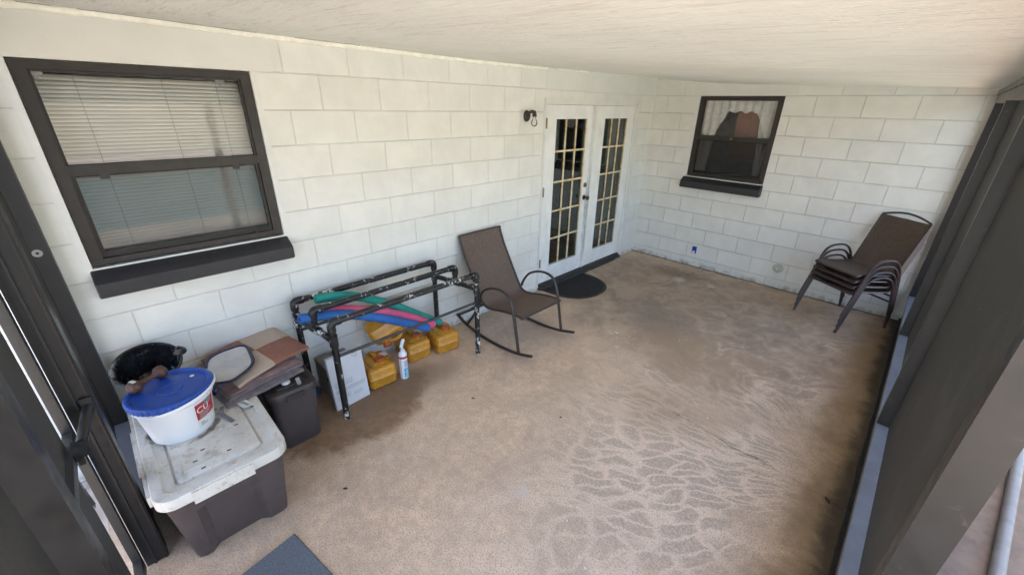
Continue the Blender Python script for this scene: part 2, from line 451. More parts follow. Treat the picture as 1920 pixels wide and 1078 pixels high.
def quilt_mat():
    s = N('terracotta_patch_fabric'); x = s.xyz(s.co.outputs['UV'])
    fu = s.math('FLOOR', s.math('MULTIPLY', x[0], 2.)); fv = s.math('FLOOR', s.math('MULTIPLY', x[1], 2.))
    ck = s.math('MODULO', s.math('ADD', fu, fv), 2.)
    c = s.mix(ck, (.27, .115, .075), (.48, .375, .29))
    mot = s.ramp(s.noise(34, 5, .7, dist=1.2), .58, .64)
    c = s.mix(s.math('MULTIPLY', mot, .4), c, (.40, .27, .19))
    n = s.noise(300, 2)
    return s.fin(Base_Color=s.mix(s.math('MULTIPLY', s.ramp(n, .3, .7), .2), c, (.2, .1, .07)), Roughness=.9, Normal=s.bump(n, .3, .002))

m_wall_long = wall_mat('painted_block_long_wall', 'y', -.1357, .65)
m_wall_back = wall_mat('painted_block_back_wall', 'x', .011, 1.)
m_plain = M('smooth_white_paint', (.69, .69, .66), .55, var=.05, scale=5, bump=.12, bscale=60)
m_lintel = M('smooth_lintel_paint', (.69, .685, .65), .6, var=.04, scale=3, bump=.1, bscale=50)
m_caulk = M('cream_caulk', (.90, .88, .79), .5, var=.08, scale=20)
m_ceil = ceiling_mat(); m_floor = floor_mat()
m_roof = M('grey_shingle', (.10, .095, .09), .9)
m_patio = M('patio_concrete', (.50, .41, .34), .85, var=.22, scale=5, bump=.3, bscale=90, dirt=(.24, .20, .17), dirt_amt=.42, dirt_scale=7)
m_apron = M('shade_toned_concrete_strip', (.14, .098, .070), .85, var=.22, scale=5, bump=.3, bscale=90, dirt=(.075, .058, .046), dirt_amt=.42, dirt_scale=7)  # patio concrete copied darker; roof shade beside the screen put into the colour
m_grass = M('dry_lawn', (.24, .20, .14), .9, var=.4, scale=14, bump=.5, bscale=40)
m_water = M('pool_water', (.05, .20, .20), .08, var=.06, scale=2)
m_bronze = M('dark_bronze_aluminium', (.0215, .0212, .0202), .42, var=.12, scale=6, dirt=(.05, .048, .045), dirt_amt=.40, dirt_scale=22)
m_rail = M('chalky_skylit_rail', (.17, .175, .195), .5, var=.12, scale=6, dirt=(.11, .11, .12), dirt_amt=.36, dirt_scale=24)  # chalky rail paint with the sky light on its tops put into the colour
m_bronze2 = M('black_bronze_post', (.013, .0125, .0135), .42, var=.15, scale=6, dirt=(.055, .053, .053), dirt_amt=.36, dirt_scale=24)
m_frame = M('brown_window_aluminium', (.020, .0145, .0115), .5, var=.12, scale=12, dirt=(.09, .08, .07), dirt_amt=.30, dirt_scale=30)
m_sill = M('charcoal_sill_paint', (.020, .0195, .022), .5, var=.1, scale=10, bump=.1, bscale=50)
m_screen = screen_mat('charcoal_insect_mesh', .18, (.045, .046, .045))
m_screen2 = screen_mat('charcoal_half_window_mesh', .22, (.06, .058, .055))
m_screen3 = screen_mat('black_half_window_mesh', .42, (.02, .02, .02))
m_glass = glass_mat('window_glass', (.95, .955, .95), .62)
m_glassd = glass_mat('door_glass', (.75, .78, .76), .9)
m_blind = M('ivory_blind_slats', (.82, .78, .73), .5, var=.05, scale=3)
m_cord = M('blind_cord', (.45, .43, .40), .8)
m_curt = M('white_lace', (.85, .85, .83), .9, var=.12, scale=20)
m_lace = M('grey_green_curtain', (.42, .45, .41), .9, var=.15, scale=12)
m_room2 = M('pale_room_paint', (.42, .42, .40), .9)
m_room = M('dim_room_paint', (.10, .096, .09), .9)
m_cab = M('red_brown_cabinet', (.36, .13, .07), .45, var=.15, scale=8)
m_cabtop = M('black_appliance', (.02, .02, .02), .4)
m_door = door_paint(); m_munt = muntin_mat()
m_brass = M('aged_brass', (.22, .16, .08), .35, .9)
m_thresh = M('dark_threshold', (.05, .046, .043), .5, var=.25, scale=14, dirt=(.17, .14, .12), dirt_amt=.38, dirt_scale=22)
m_lampm = M('dark_bronze_lamp', (.045, .036, .030), .45, .3)
m_bulb = glass_mat('clear_bulb_glass', (.93, .93, .9), 1.6)
m_pipe = chipped_mat()
m_rod = M('dark_thin_rod', (.035, .035, .037), .5, dirt=(.3, .3, .28), dirt_amt=.30, dirt_scale=60)
m_teal = M('teal_foam', (.010, .235, .195), .7, var=.1, bump=.25, bscale=260)
m_pink = M('pink_foam', (.58, .095, .20), .7, var=.1, bump=.25, bscale=260)
m_blue = M('blue_foam', (.02, .115, .37), .7, var=.1, bump=.25, bscale=260)
m_jug = M('amber_plastic', (.52, .235, .024), .26, var=.10, scale=7, bump=.05, bscale=40, Subsurface_Weight=.12, Subsurface_Radius=(.02, .01, .002))
m_cap = M('rust_orange_cap', (.36, .085, .022), .45, var=.1)
m_paper = M('white_label_paper', (.66, .66, .63), .6, var=.05)
m_yellow = M('yellow_label', (.55, .44, .07), .6)
m_ink = M('grey_print', (.20, .20, .22), .7)
m_inkpale = M('pale_grey_print', (.40, .40, .42), .7)
m_carton = M('white_carton', (.58, .57, .59), .6, var=.06, scale=6, dirt=(.36, .34, .34), dirt_amt=.36, dirt_scale=9)
m_kraft = M('grey_cardboard', (.25, .21, .185), .8, var=.12, scale=6)
m_dark = M('dark_inside', (.008, .008, .008), .9)
m_canw = M('white_enamel_can', (.74, .75, .77), .3, var=.03)
m_red = M('red_print', (.42, .02, .03), .4)
m_cyan = M('cyan_print', (.02, .33, .52), .4)
m_sling = weave_mat('brown_sling_weave', (.135, .093, .071))
m_sling2 = weave_mat('dark_brown_sling_weave', (.105, .072, .055))
m_rframe = M('brown_chair_tube', (.035, .024, .022), .38, var=.12, scale=10)
m_sframe = M('dark_plum_chair_tube', (.050, .032, .034), .34, var=.12, scale=10)
m_mat = M('black_rubber_mat', (.007, .007, .007), .85, var=.3, scale=40, bump=.9, bscale=130, dirt=(.07, .06, .055), dirt_amt=.24, dirt_scale=70)
m_matrim = M('brown_mat_rim', (.018, .013, .011), .6)
m_rug = M('blue_grey_carpet', (.135, .155, .178), .95, var=.35, scale=170, bump=.9, bscale=240, dirt=(.14, .15, .165), dirt_amt=.42, dirt_scale=120)
m_rugedge = M('carpet_edge', (.045, .05, .058), .9, bump=.5, bscale=200)
m_tote = M('taupe_grey_plastic', (.080, .062, .061), .45, var=.08, scale=6, bump=.06, bscale=200, dirt=(.15, .13, .13), dirt_amt=.27, dirt_scale=9)
m_lid = lid_mat()
m_bin = M('brown_grey_bin_plastic', (.060, .048, .048), .42, var=.1, scale=6, dirt=(.16, .14, .13), dirt_amt=.26, dirt_scale=14)
m_binlid = M('dark_brown_bin_lid', (.036, .027, .024), .5, var=.15, dirt=(.10, .085, .075), dirt_amt=.36, dirt_scale=20)
m_bucket = M('white_bucket_plastic', (.74, .76, .79), .35, var=.03, scale=4, dirt=(.45, .44, .42), dirt_amt=.28, dirt_scale=9)
m_blid = M('royal_blue_lid', (.018, .075, .36), .38, var=.12, scale=6, dirt=(.05, .055, .12), dirt_amt=.40, dirt_scale=12)
m_tubm = M('black_tub_plastic', (.010, .010, .012), .28, dirt=(.38, .38, .38), dirt_amt=.43, dirt_scale=9)
m_dumb = M('brown_worn_dumbbell', (.085, .036, .025), .45, var=.25, scale=20)
m_net = M('grey_white_net', (.50, .48, .45), .85, var=.12, scale=9, bump=.5, bscale=34)
m_navy = M('navy_plastic', (.012, .015, .045), .4)
m_quilt = quilt_mat()
m_pad = M('grey_mauve_pad_fabric', (.165, .135, .14), .92, var=.15, scale=30, bump=.4, bscale=200)
m_pad2 = M('dusty_rose_pad_fabric', (.25, .155, .145), .92, var=.15, scale=30, bump=.4, bscale=200)
m_strap = M('grey_webbing', (.24, .23, .23), .9)
m_rag = M('dark_blue_cloth', (.05, .065, .13), .95, var=.3, scale=30)
m_white = M('white_plastic', (.72, .72, .68), .4, var=.04)
m_bluebox = M('blue_electrical_plastic', (.015, .06, .36), .4)
m_leaf = M('dry_brown_leaf', (.085, .045, .025), .8, var=.4, scale=40)
m_flake = M('white_paint_flake', (.62, .58, .52), .7)
m_pvc = M('white_pvc', (.13, .12, .11), .5, var=.12, scale=6, dirt=(.10, .095, .09), dirt_amt=.4)
m_patch = M('grey_patch_paint', (.22, .22, .215), .7)
m_capw = M('aged_white_plastic_cap', (.50, .49, .44), .5, dirt=(.25, .23, .20), dirt_amt=.42, dirt_scale=40)
m_fascia = M('grey_brown_header', (.13, .115, .10), .5, var=.15, scale=5)

# ------------------------------------------------------------------ setting: ground
bm = bx(-.25, 3.115, -6.0, .25, -.12, 0)
struct('floor', bm, m_floor, smooth=0)
struct('shaded_patio_strip', bx(3.116, 3.9, -14, 5, -.14, -.005), m_apron, smooth=0)  # near strip of the same patio, in its shade-darkened colour
bm = B(); box(bm, 3.901, 6.3, -14, 5, -.14, -.006)
box(bm, -7, 3.114, -14, -6.003, -.14, -.008)
box(bm, 13.2, 19, -14, 5, -.14, -.006); box(bm, 6.302, 13.198, 1.2, 5, -.14, -.006)
struct('patio', bm, m_patio, smooth=0)
struct('pool_water', bx(6.303, 13.197, -14, 1.197, -.14, -.05), m_water, smooth=0)
bm = B(); vs = [bm.verts.new(p) for p in ((-300, -300, -.15), (300, -300, -.15), (300, 300, -.15), (-300, 300, -.15))]; bm.faces.new(vs)
struct('lawn', bm, m_grass, smooth=0)

# ------------------------------------------------------------------ house
house = thing('house', 'white painted concrete block house whose two walls and low ceiling enclose the porch', 'house', (0, 0, 0))
WT = .2
def wall_with_holes(u0, u1, z1, holes, put):
    """box pieces around rectangular holes; put(u0,u1,z0,z1)"""
    us = sorted({u0, u1, *[h[0] for h in holes], *[h[1] for h in holes]})
    for a, b in zip(us, us[1:]):
        hs = sorted([h for h in holes if h[0] <= a + 1e-6 and h[1] >= b - 1e-6], key=lambda h: h[2])
        z = 0.
        for h in hs:
            if h[2] > z + 1e-6: put(a, b, z, h[2])
            z = h[3]
        if z1 > z + 1e-6: put(a, b, z, z1)

LW = (-5.70, -4.785, 1.185, 2.137)      # left window opening on the long wall (y0,y1,z0,z1)
DR = (-2.215, -.425, -.001, 2.035)      # door opening
BW = (.605, 1.525, 1.185, 2.137)        # back window opening (x0,x1,z0,z1)

def joined(name, pieces, m):
    """merge the box pieces into one connected wall skin"""
    bm = B()
    for p in pieces: box(bm, *p)
    bmesh.ops.remove_doubles(bm, verts=bm.verts, dist=1e-5)
    # drop the faces two pieces share
    seen = {}
    for f in bm.faces:
        k = tuple(round(c, 4) for c in f.calc_center_median()); seen.setdefault(k, []).append(f)
    bmesh.ops.delete(bm, geom=[f for v in seen.values() if len(v) > 1 for f in v], context='FACES')
    return obj(name, bm, m, house, smooth=0)

pc = []
wall_with_holes(-12, .0, 2.45, [LW, DR], lambda a, b, z0, z1: pc.append((-WT, 0, a, b, z0, z1)))
joined('wall', pc, m_wall_long)
pc = []
wall_with_holes(0., 3.35, 2.45, [BW], lambda a, b, z0, z1: pc.append((a, b, 0, WT, z0, z1)))
joined('wall', pc, m_wall_back)

# smooth lintels over the openings, a hair proud of the blocks
obj('lintel', bx(0, .0025, -6.25, -4.66, 2.142, 2.34), m_lintel, house, smooth=0)
obj('lintel', bx(0, .0025, -2.215, -.42, 2.139, 2.34), m_lintel, house, smooth=0)
obj('lintel', bx(.52, 1.63, -.0025, 0, 2.142, 2.29), m_lintel, house, smooth=0)

# ceiling: sags slightly and slopes down to the screen wall
prof = [(-.02, 2.338), (0, 2.336), (.3, 2.304), (.74, 2.276), (1.63, 2.242), (2.49, 2.214), (3.07, 2.194), (3.4, 2.182)]
def zc(x, y):
    for (a, za), (b, zb) in zip(prof, prof[1:]):
        if x <= b: t = (x - a) / (b - a); break
    else: t = 1
    z = za + (zb - za) * t
    w = max(0, 1 - x / .6)
    z += w * (.012 * math.cos(y * 1.25 + .3) - .014 * math.exp(-((y + 4.4) / .9) ** 2))
    return z + .004 * noise.noise(Vector((x * 1.3, y * 1.1, 0)))
bm = B()
def cf(u, v):
    x = -.02 + 3.45 * u; y = -6.02 + 6.02 * v
    return (x, y, zc(x, y))
sheet(bm, cf, 34, 56)
obj('ceiling', bm, m_ceil, house, smooth=60)
b_ = B()
for v_ in ((-6.5, .40, -12.3, 6.2), (.4005, 3.42, -6.06, 6.2)): box(b_, *v_, 2.47, 2.62)  # unseen roof slabs, cut back past the end wall to admit more sky light
obj('roof', b_, m_roof, house, smooth=0)

# cream caulk bead along the top of the walls
def bead(p, q, n, r, amp, seed):
    pts = []
    for i in range(n + 1):
        t = i / n; P = Vector(p).lerp(Vector(q), t)
        P.z = zc(max(P.x, .004), P.y) - r * .55
        k = noise.noise(Vector((P.x * 9 + seed, P.y * 9, 0)))
        pts.append((P.x, P.y, P.z + amp * k))
    b = B(); tube(b, pts, [r * (1 + .35 * noise.noise(Vector((a[1] * 14 + seed, a[0] * 14, 3)))) for a in pts], 8); return b
obj('caulk_bead', bead((.006, -5.80, 0), (.006, -2.22, 0), 90, .017, .003, 1.3), m_caulk, house, smooth=60)
obj('caulk_bead', bead((.004, -2.10, 0), (.004, -1.55, 0), 40, .009, .006, 4.1), m_caulk, house, smooth=60)
obj('caulk_bead', bead((.004, -1.50, 0), (.003, -.01, 0), 40, .005, .002, 7.7), m_caulk, house, smooth=60)
obj('caulk_bead', bead((.01, -.003, 0), (.78, -.003, 0), 40, .005, .002, 9.2), m_caulk, house, smooth=60)
# open cracks where the ceiling board has pulled away from the wall
for y0, y1, x0 in ((-5.60, -5.50, .034), (-5.42, -4.72, .040), (-4.52, -4.12, .036)):
    b = B(); n = 26; pts = []
    for i in range(n + 1):
        y = y0 + (y1 - y0) * i / n; x = x0 + .006 * noise.noise(Vector((y * 7, 1, 0)))
        pts.append((x, y, zc(x, y) + .0005))
    tube(b, pts, [.0035 * (.25 + abs(noise.noise(Vector((p[1] * 11, 5, 0)))) * 1.6) for p in pts], 6, r2=.0022, side=(1, 0, 0))
    obj('ceiling_crack', b, m_dark, house, smooth=60)

# rooms behind the openings
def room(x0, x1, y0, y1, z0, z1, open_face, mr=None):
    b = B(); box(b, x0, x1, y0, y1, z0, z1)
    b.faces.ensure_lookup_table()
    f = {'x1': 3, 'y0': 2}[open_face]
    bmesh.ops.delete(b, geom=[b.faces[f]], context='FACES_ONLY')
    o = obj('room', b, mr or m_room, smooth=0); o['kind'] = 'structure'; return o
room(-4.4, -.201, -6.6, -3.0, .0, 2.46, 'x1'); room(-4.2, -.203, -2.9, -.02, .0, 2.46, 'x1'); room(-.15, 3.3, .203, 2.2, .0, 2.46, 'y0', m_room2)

# windows (along 'u'; w2: maps (u, depth, z) to the wall)
def window(op, mapf, label, ms):
    u0, u1, z0, z1 = op
    def mb(*pieces, bev=.0025):
        b = B()
        for p in pieces:
            a = mapf(p[0], p[2]); c = mapf(p[1], p[3])
            box(b, min(a[0], c[0]), max(a[0], c[0]), min(a[1], c[1]), max(a[1], c[1]), p[4], p[5])
        return b
    fw = .048; z0 = z0 + .012; zm = 1.668
    fr = obj('window', mb((u0+.004, u0+.004+fw, -.060, -.008, z0, z1-.004), (u1-.004-fw, u1-.004, -.060, -.008, z0, z1-.004),
                          (u0+.004+fw, u1-.004-fw, -.060, -.010, z1-.004-.036, z1-.004), (u0+.004+fw, u1-.004-fw, -.060, -.010, z0, z0+.030)), m_frame, house, bev=.003)
    fr['label'] = label
    a, b = u0+.004+fw, u1-.004-fw
    # upper sash with the meeting rail, lower sash behind a half screen
    up = obj('upper_sash', mb((a, b, -.050, -.006, zm-.026, zm+.022), (a, a+.010, -.050, -.020, zm+.022, z1-.041), (b-.010, b, -.050, -.020, zm+.022, z1-.041), (a+.010, b-.010, -.050, -.020, z1-.05, z1-.041)), m_frame, fr, bev=.002)
    lo = obj('lower_sash', mb((a+.001, a+.016, -.056, -.026, z0+.031, zm-.027), (b-.016, b-.001, -.056, -.026, z0+.031, zm-.027), (a+.016, b-.016, -.056, -.022, z0+.031, z0+.066), (a+.016, b-.016, -.056, -.026, zm-.036, zm-.027)), m_frame, fr, bev=.002)
    obj('pane', mb((a+.010, b-.010, -.040, -.037, zm+.021, z1-.049)), m_glass, up, smooth=0)
    obj('pane', mb((a+.015, b-.015, -.047, -.044, z0+.065, zm-.035)), m_glass, lo, smooth=0)
    obj('insect_screen', mb((a+.016, b-.016, -.0205, -.020, z0+.032, zm-.028)), ms, fr, smooth=0)
    return fr, a, b, zm, z0
lm = lambda u, d: (d, u)
bmf = lambda u, d: (u, -d)
wl, a, b, zm, z0 = window(LW, lm, 'dark brown single hung window with closed ivory blinds behind it', m_screen2)
# latches and small hardware on the left window
for yy in (a + .12, b - .12):
    obj('latch', bx(-.026, -.018, yy - .018, yy + .018, zm - .050, zm - .0275), m_frame, wl, bev=.002)
b_ = B(); tube(b_, [(-.022, b - .10, z0 + .032), (.008, b - .10, z0 + .040)], .007, 10); tube(b_, [(.006, b - .10, z0 + .035), (.010, b - .115, z0 + .075)], .006, 10)
obj('crank_handle', b_, m_frame, wl)
for yy in (a + .022, b - .10):
    b_ = B(); box(b_, -.030, -.022, yy - .020, yy + .022, 2.072, 2.092); box(b_, -.030, -.024, yy - .008, yy + .008, 2.058, 2.071); obj('blind_clip', b_, m_strap, wl, bev=.002)
wb, a2, b2, zm2, z02 = window(BW, bmf, 'black framed single hung window with white lace curtains inside', m_screen3)
b_ = B(); lathe(b_, [(0, 0), (.016, 0), (.016, .008), (.008, .014), (0, .015)], 16); move(b_, (1.06, .004, zm2), (R(90), 0, 0)); obj('latch', b_, m_brass, wb)

# white returns and caulk beside the frames
b_ = bx(-.004, .0035, -4.783, -4.752, 1.19, 2.139); obj('window_trim', b_, m_plain, house, bev=.002)
b_ = bx(-.004, .0035, -5.735, -5.702, 1.19, 2.139); obj('window_trim', b_, m_plain, house, bev=.002)
b_ = bx(.560, .603, -.0035, .004, 1.20, 2.139); obj('window_trim', b_, m_plain, house, bev=.002)

def sill(name, u0, u1, mapf):
    prof_ = [(-.05, 1.045), (.072, 1.045), (.080, 1.053), (.080, 1.122), (.066, 1.136), (.004, 1.176), (-.05, 1.186)]
    b = B(); rings = []
    for u in (u0, u0 + .006, u1 - .006, u1):
        k = .004 if u in (u0, u1) else 0
        cz = 1.115
        rings.append([(*mapf(u, d - k if d > 0 else d), z + (k if z < cz else -k)) for d, z in prof_])
    loft(b, rings); return obj(name, b, m_sill, house, smooth=30)
sill('window_sill', -5.715, -4.768, lm); sill('window_sill', .567, 1.532, bmf)

# french doors
z_t = 2.005
obj('door_frame', None or (lambda b: (box(b, -.075, -.012, -2.215, -2.188, .0, 2.035), box(b, -.075, -.012, -.452, -.425, .0, 2.035), box(b, -.075, -.012, -2.188, -.452, 2.008, 2.035), b)[-1])(B()), m_plain, house, bev=.003)
b_ = B()
box(b_, 0, .012, -2.235, -2.2165, .03, 2.060); box(b_, 0, .012, -.4235, -.385, .03, 2.060); box(b_, 0, .012, -2.2165, -.4235, 2.036, 2.060)
obj('door_casing', b_, m_plain, house, bev=.004)
b_ = B(); box(b_, -.075, .035, -2.205, -.435, .0, .030); box(b_, -.075, .010, -2.187, -.453, .0305, .058)
box(b_, .036, .055, -2.19, -.62, 0, .014)
obj('threshold', b_, m_thresh, house, bev=.005)
def leaf(y0, y1, gy0, gy1, label):
    gz0, gz1 = .258, 1.868; X0, X1 = -.058, -.014; zb = .066
    b = B()
    box(b, X0, X1, y0, gy0, zb, z_t); box(b, X0, X1, gy1, y1, zb, z_t); box(b, X0, X1, gy0, gy1, zb, gz0); box(b, X0, X1, gy0, gy1, gz1, z_t)
    # raised glazing bead round the glass
    t = .028
    o = obj('door', b, m_door, house, bev=.003); o['label'] = label
    b = B(); q = .006
    box(b, X1, X1 + q, gy0 - t, gy0, gz0 - t, gz1 + t); box(b, X1, X1 + q, gy1, gy1 + t, gz0 - t, gz1 + t)
    box(b, X1, X1 + q, gy0, gy1, gz0 - t, gz0); box(b, X1, X1 + q, gy0, gy1, gz1, gz1 + t)
    obj('glazing_bead', b, m_door, o, bev=.003)
    b = B(); w = .0095
    for i in range(1, 3):
        y = gy0 + (gy1 - gy0) * i / 3; box(b, X1 - .014, X1 - .003, y - w, y + w, gz0, gz1)
    for j in range(1, 5):
        z = gz0 + (gz1 - gz0) * j / 5
        for i in range(3):
            ya = gy0 + (gy1 - gy0) * i / 3 + (w if i else 0); yb = gy0 + (gy1 - gy0) * (i + 1) / 3 - (w if i < 2 else 0)
            box(b, X1 - .014, X1 - .005, ya, yb, z - w, z + w)
    # yellowed inner edge of the glass opening
    e = .007
    box(b, X1 - .013, X1 + .001, gy0 + .0002, gy0 + e, gz0 + .0002, gz1 - .0002); box(b, X1 - .013, X1 + .001, gy1 - e, gy1 - .0002, gz0 + .0002, gz1 - .0002)
    obj('grille', b, m_munt, o, bev=.002)
    obj('glass', bx(X1 - .018, X1 - .0145, gy0, gy1, gz0, gz1), m_glassd, o, smooth=0)
    return o
dl = leaf(-2.184, -1.362, -2.020, -1.474, 'left door leaf carrying the knob and deadbolt, dark glass')
dr = leaf(-1.358, -.456, -1.120, -.612, 'right door leaf with grey green curtain behind its glass')
obj('astragal', bx(-.0135, .004, -1.372, -1.318, .07, 2.0), m_door, dr, bev=.003)
def on_door(prof_, y, z, m, name, par, x=-.014):
    b = B(); lathe(b, prof_, 20); move(b, (x, y, z), (0, R(90), 0)); return obj(name, b, m, par)
on_door([(0, 0), (.031, 0), (.031, .006), (.012, .012), (.011, .032), (.020, .038), (.027, .050), (.026, .062), (.015, .070), (0, .071)], -1.408, .985, m_lampm, 'knob', dl)
on_door([(0, 0), (.028, 0), (.028, .008), (.020, .014), (.018, .018), (0, .019)], -1.413, 1.135, m_brass, 'deadbolt', dl)
for z in (1.83, 1.14, .32):
    b = B(); tube(b, [(.002, -2.187, z - .05), (.002, -2.187, z + .05)], .008, 10); box(b, -.0135, -.011, -2.183, -2.160, z - .045, z + .045); obj('hinge', b, m_brass if z > 1.5 else m_strap, dl)

# ------------------------------------------------------------------ inside the rooms
bl = thing('venetian_blind', 'closed ivory venetian blind hanging behind the left window', 'blind', (-.13, -5.24, 1.16))
b = B(); box(b, -.02, .02, -.455, .455, .93, .965); obj('headrail', b, m_blind, bl, bev=.003)
b = B(); n = 50
for i in range(n):
    z = .91 - i * .0182
    lo = [(.0105, z - .0120), (.0125, z - .0065), (.0085, z + .001), (-.008, z + .0100)]
    s_ = B()
    rings = [[(x, y, zz + .0012 * math.sin(y * 9 + i)) for y in (-.45, -.15, .15, .45)] for x, zz in lo]
    vs = [[b.verts.new(p) for p in rg] for rg in rings]
    for p, q in zip(vs, vs[1:]):
        for k in range(3): b.faces.new((p[k], p[k+1], q[k+1], q[k]))
    s_.free()
obj('slats', b, m_blind, bl, smooth=60)
for y in (-.27, .06, .30):
    b = B(); tube(b, [(.014, y, .92), (.014, y, .02)], .0016, 6); obj('ladder_cord', b, m_cord, bl)
obj('bottom_rail', bx(-.014, .014, -.45, .45, .0, .018), m_blind, bl, bev=.004)

cu = thing('lace_curtain', 'white lace curtain drawn aside behind the back wall window', 'curtain', (1.06, .105, 1.1))
def drape(u0, u1, zt, zb, fold, amp, taper, ruffle=0):
    b = B()
    def f(u, v):
        x = u0 + (u1 - u0) * u; z = zt + (zb - zt) * v
        x = u0 + (x - u0) * (1 - taper * v) if taper >= 0 else u1 - (u1 - x) * (1 + taper * v)
        return (x, amp * math.sin(u * fold * 6.283) * (.5 + .5 * v) + ruffle * math.sin(v * 40), z + .02 * math.sin(u * fold * 6.283) * v)
    sheet(b, f, 60, 14); return b
obj('panel', drape(-.44, -.20, 1.0, .06, 5, .016, .35), m_curt, cu, smooth=80)
obj('panel', drape(.22, .45, 1.0, .06, 5, .016, -.35), m_curt, cu, smooth=80)
b = B()
def val(u, v):
    x = -.44 + .89 * u
    drop = .135 + .27 * min(1, max(0, (-.10 - x) / .13)) ** 1.6 + .30 * min(1, max(0, (x - .20) / .16)) + .012 * math.sin(u * 46)
    return (x, -.030 + .014 * math.sin(u * 62), 1.0 - drop * v)
sheet(b, val, 90, 6); obj('valance', b, m_curt, cu, smooth=80)
cab = thing('cabinet', 'red brown cabinet seen through the back wall window', 'cabinet', (1.12, .34, 0))
b = bx(-.15, .17, 0, .4, 1.42, 2.03); obj('carcass', b, m_cab, cab, bev=.006)
b = bx(-.14, .007, -.018, -.001, 1.44, 2.015); obj('door', b, m_cab, cab, bev=.006)
b = bx(.013, .16, -.018, -.001, 1.44, 2.015); obj('door', b, m_cab, cab, bev=.006)
b = bx(-.32, .30, -.05, .42, .0, 1.02); obj('counter', b, m_cabtop, cab, bev=.006)
dc = thing('door_curtain', 'grey green curtain hanging inside the right door leaf', 'curtain', (-.14, -.87, .2))
b = B(); sheet(b, lambda u, v: (.012 * math.sin(u * 50) - .001, -.30 + .60 * u, 1.72 - 1.68 * v), 60, 4); obj('cloth', b, m_lace, dc, smooth=80)
b = B(); tube(b, [(0.02, -.33, 1.74), (0.02, .33, 1.74)], .007, 8); obj('rod', b, m_brass, dc)

# ------------------------------------------------------------------ wall fittings
lamp = thing('wall_lamp', 'small dark bronze wall lamp with bare clear bulb beside the doors', 'lamp', (0, -2.49, 1.90))
b = B(); lathe(b, [(0, 0), (.050, 0), (.052, .006), (.044, .020), (.018, .028), (0, .029)], 28)
for v in b.verts: v.co.y *= .8
move(b, (.001, 0, .0), (0, R(90), 0)); obj('backplate', b, m_lampm, lamp)
b = B(); tube(b, fillet([(.02, 0, .025), (.085, 0, .045), (.105, 0, .025), (.105, 0, -.005)], .03), [.014] * 6 + [.02] * 6 + [.022, .022], 12); obj('socket_arm', b, m_lampm, lamp)
b = B(); lathe(b, [(.014, -.006), (.015, -.016), (.024, -.034), (.031, -.054), (.028, -.074), (.016, -.087), (0, -.091)], 20, (.105, 0, 0)); obj('bulb', b, m_bulb, lamp)

ob = thing('electrical_box', 'small blue electrical box set low in the back wall', 'electrical box', (.905, 0, .225))
b = B(); box(b, -.028, .028, -.016, -.001, -.045, .05); obj('body', b, m_bluebox, ob, bev=.004)
b = B(); lathe(b, [(0, 0), (.017, 0), (.018, .006), (.008, .012), (0, .012)], 16); move(b, (0, -.017, -.026), (R(90), 0, 0)); obj('plug', b, m_white, ob)
b = bx(-.018, .018, -.019, -.0165, .018, .03); obj('slot', b, m_dark, ob)
cc = thing('cleanout_cap', 'white round pipe cap standing out low on the back wall', 'pipe cap', (1.92, 0, .245))
b = B(); lathe(b, [(0, 0), (.056, 0), (.056, .010), (.046, .014), (.044, .020), (0, .021)], 28); move(b, (0, 0, 0), (R(90), 0, 0)); obj('flange', b, m_capw, cc)
b = B(); lathe(b, [(0, .0215), (.026, .0215), (.025, .040), (.014, .046), (0, .047)], 20); move(b, (0, 0, 0), (R(90), 0, 0)); obj('plug', b, m_capw, cc)

# ------------------------------------------------------------------ screen enclosure
X0, X1 = 3.100, 3.175
sw = thing('screen_wall', 'long dark bronze screened wall along the right side of the porch', 'screen wall', (0, 0, 0))
obj('bottom_rail', bx(X0, X1, -4.372, -.001, .252, .300), m_rail, sw, bev=.002)
obj('kick_panel', bx(X0 + .022, X1 - .02, -4.372, -.001, .03, .2515), m_bronze2, sw, smooth=0)
obj('sole_plate', bx(X0 + .004, X1 - .002, -4.372, -.001, .0005, .0295), m_bronze2, sw, bev=.002)
for yf, yb, mm in ((-.052, -.002, m_bronze2), (-1.165, -1.105, m_bronze), (-2.675, -2.615, m_bronze), (-4.440, -4.373, m_bronze)):
    z0_ = .3005 if yf > -4 else .0005
    p = obj('post', bx(X0, X1, yf, yb, z0_, 2.078), mm, sw, bev=.002)
    # spline track down the side of the post
    if yf > -4: obj('spline_track', bx(X1 - .022, X1 - .014, yf - .004, yf - .0002, z0_, 2.07), m_bronze2, p, bev=.001)
obj('header', bx(X0 - .004, X1 + .012, -5.9, -.001, 2.0785, 2.168), m_fascia, sw, bev=.003)
obj('header_lip', bx(X0 - .012, X0 - .0045, -5.9, -.002, 2.140, 2.176), m_fascia, sw, bev=.001)
def scr(y0, y1, z0, z1, x=X1 - .018):
    b = B(); sheet(b, lambda u, v: (x + .004 * math.sin(3.1 * u) * math.sin(3.1 * v), y0 + (y1 - y0) * u, z0 + (z1 - z0) * v), 10, 10); return b
for y0, y1 in ((-1.106, -.05), (-2.616, -1.164), (-4.374, -2.674)):
    obj('screen_mesh', scr(y0, y1, .298, 2.08), m_screen, sw, smooth=80)
# painted-over screw heads
def screw(par, loc, rot):
    b = B(); lathe(b, [(.006, .0008), (.014, .0008), (.018, 0)], 18, cap=False); lathe(b, [(.0058, .0004), (.004, .002), (0, .0022)], 12, mi=1, cap=False); move(b, loc, rot)
    o = obj('screw_patch', b, [m_patch, m_dark], par); return o
screw(sw, (X0 - .0006, -1.135, .62), (0, R(-90), 0))

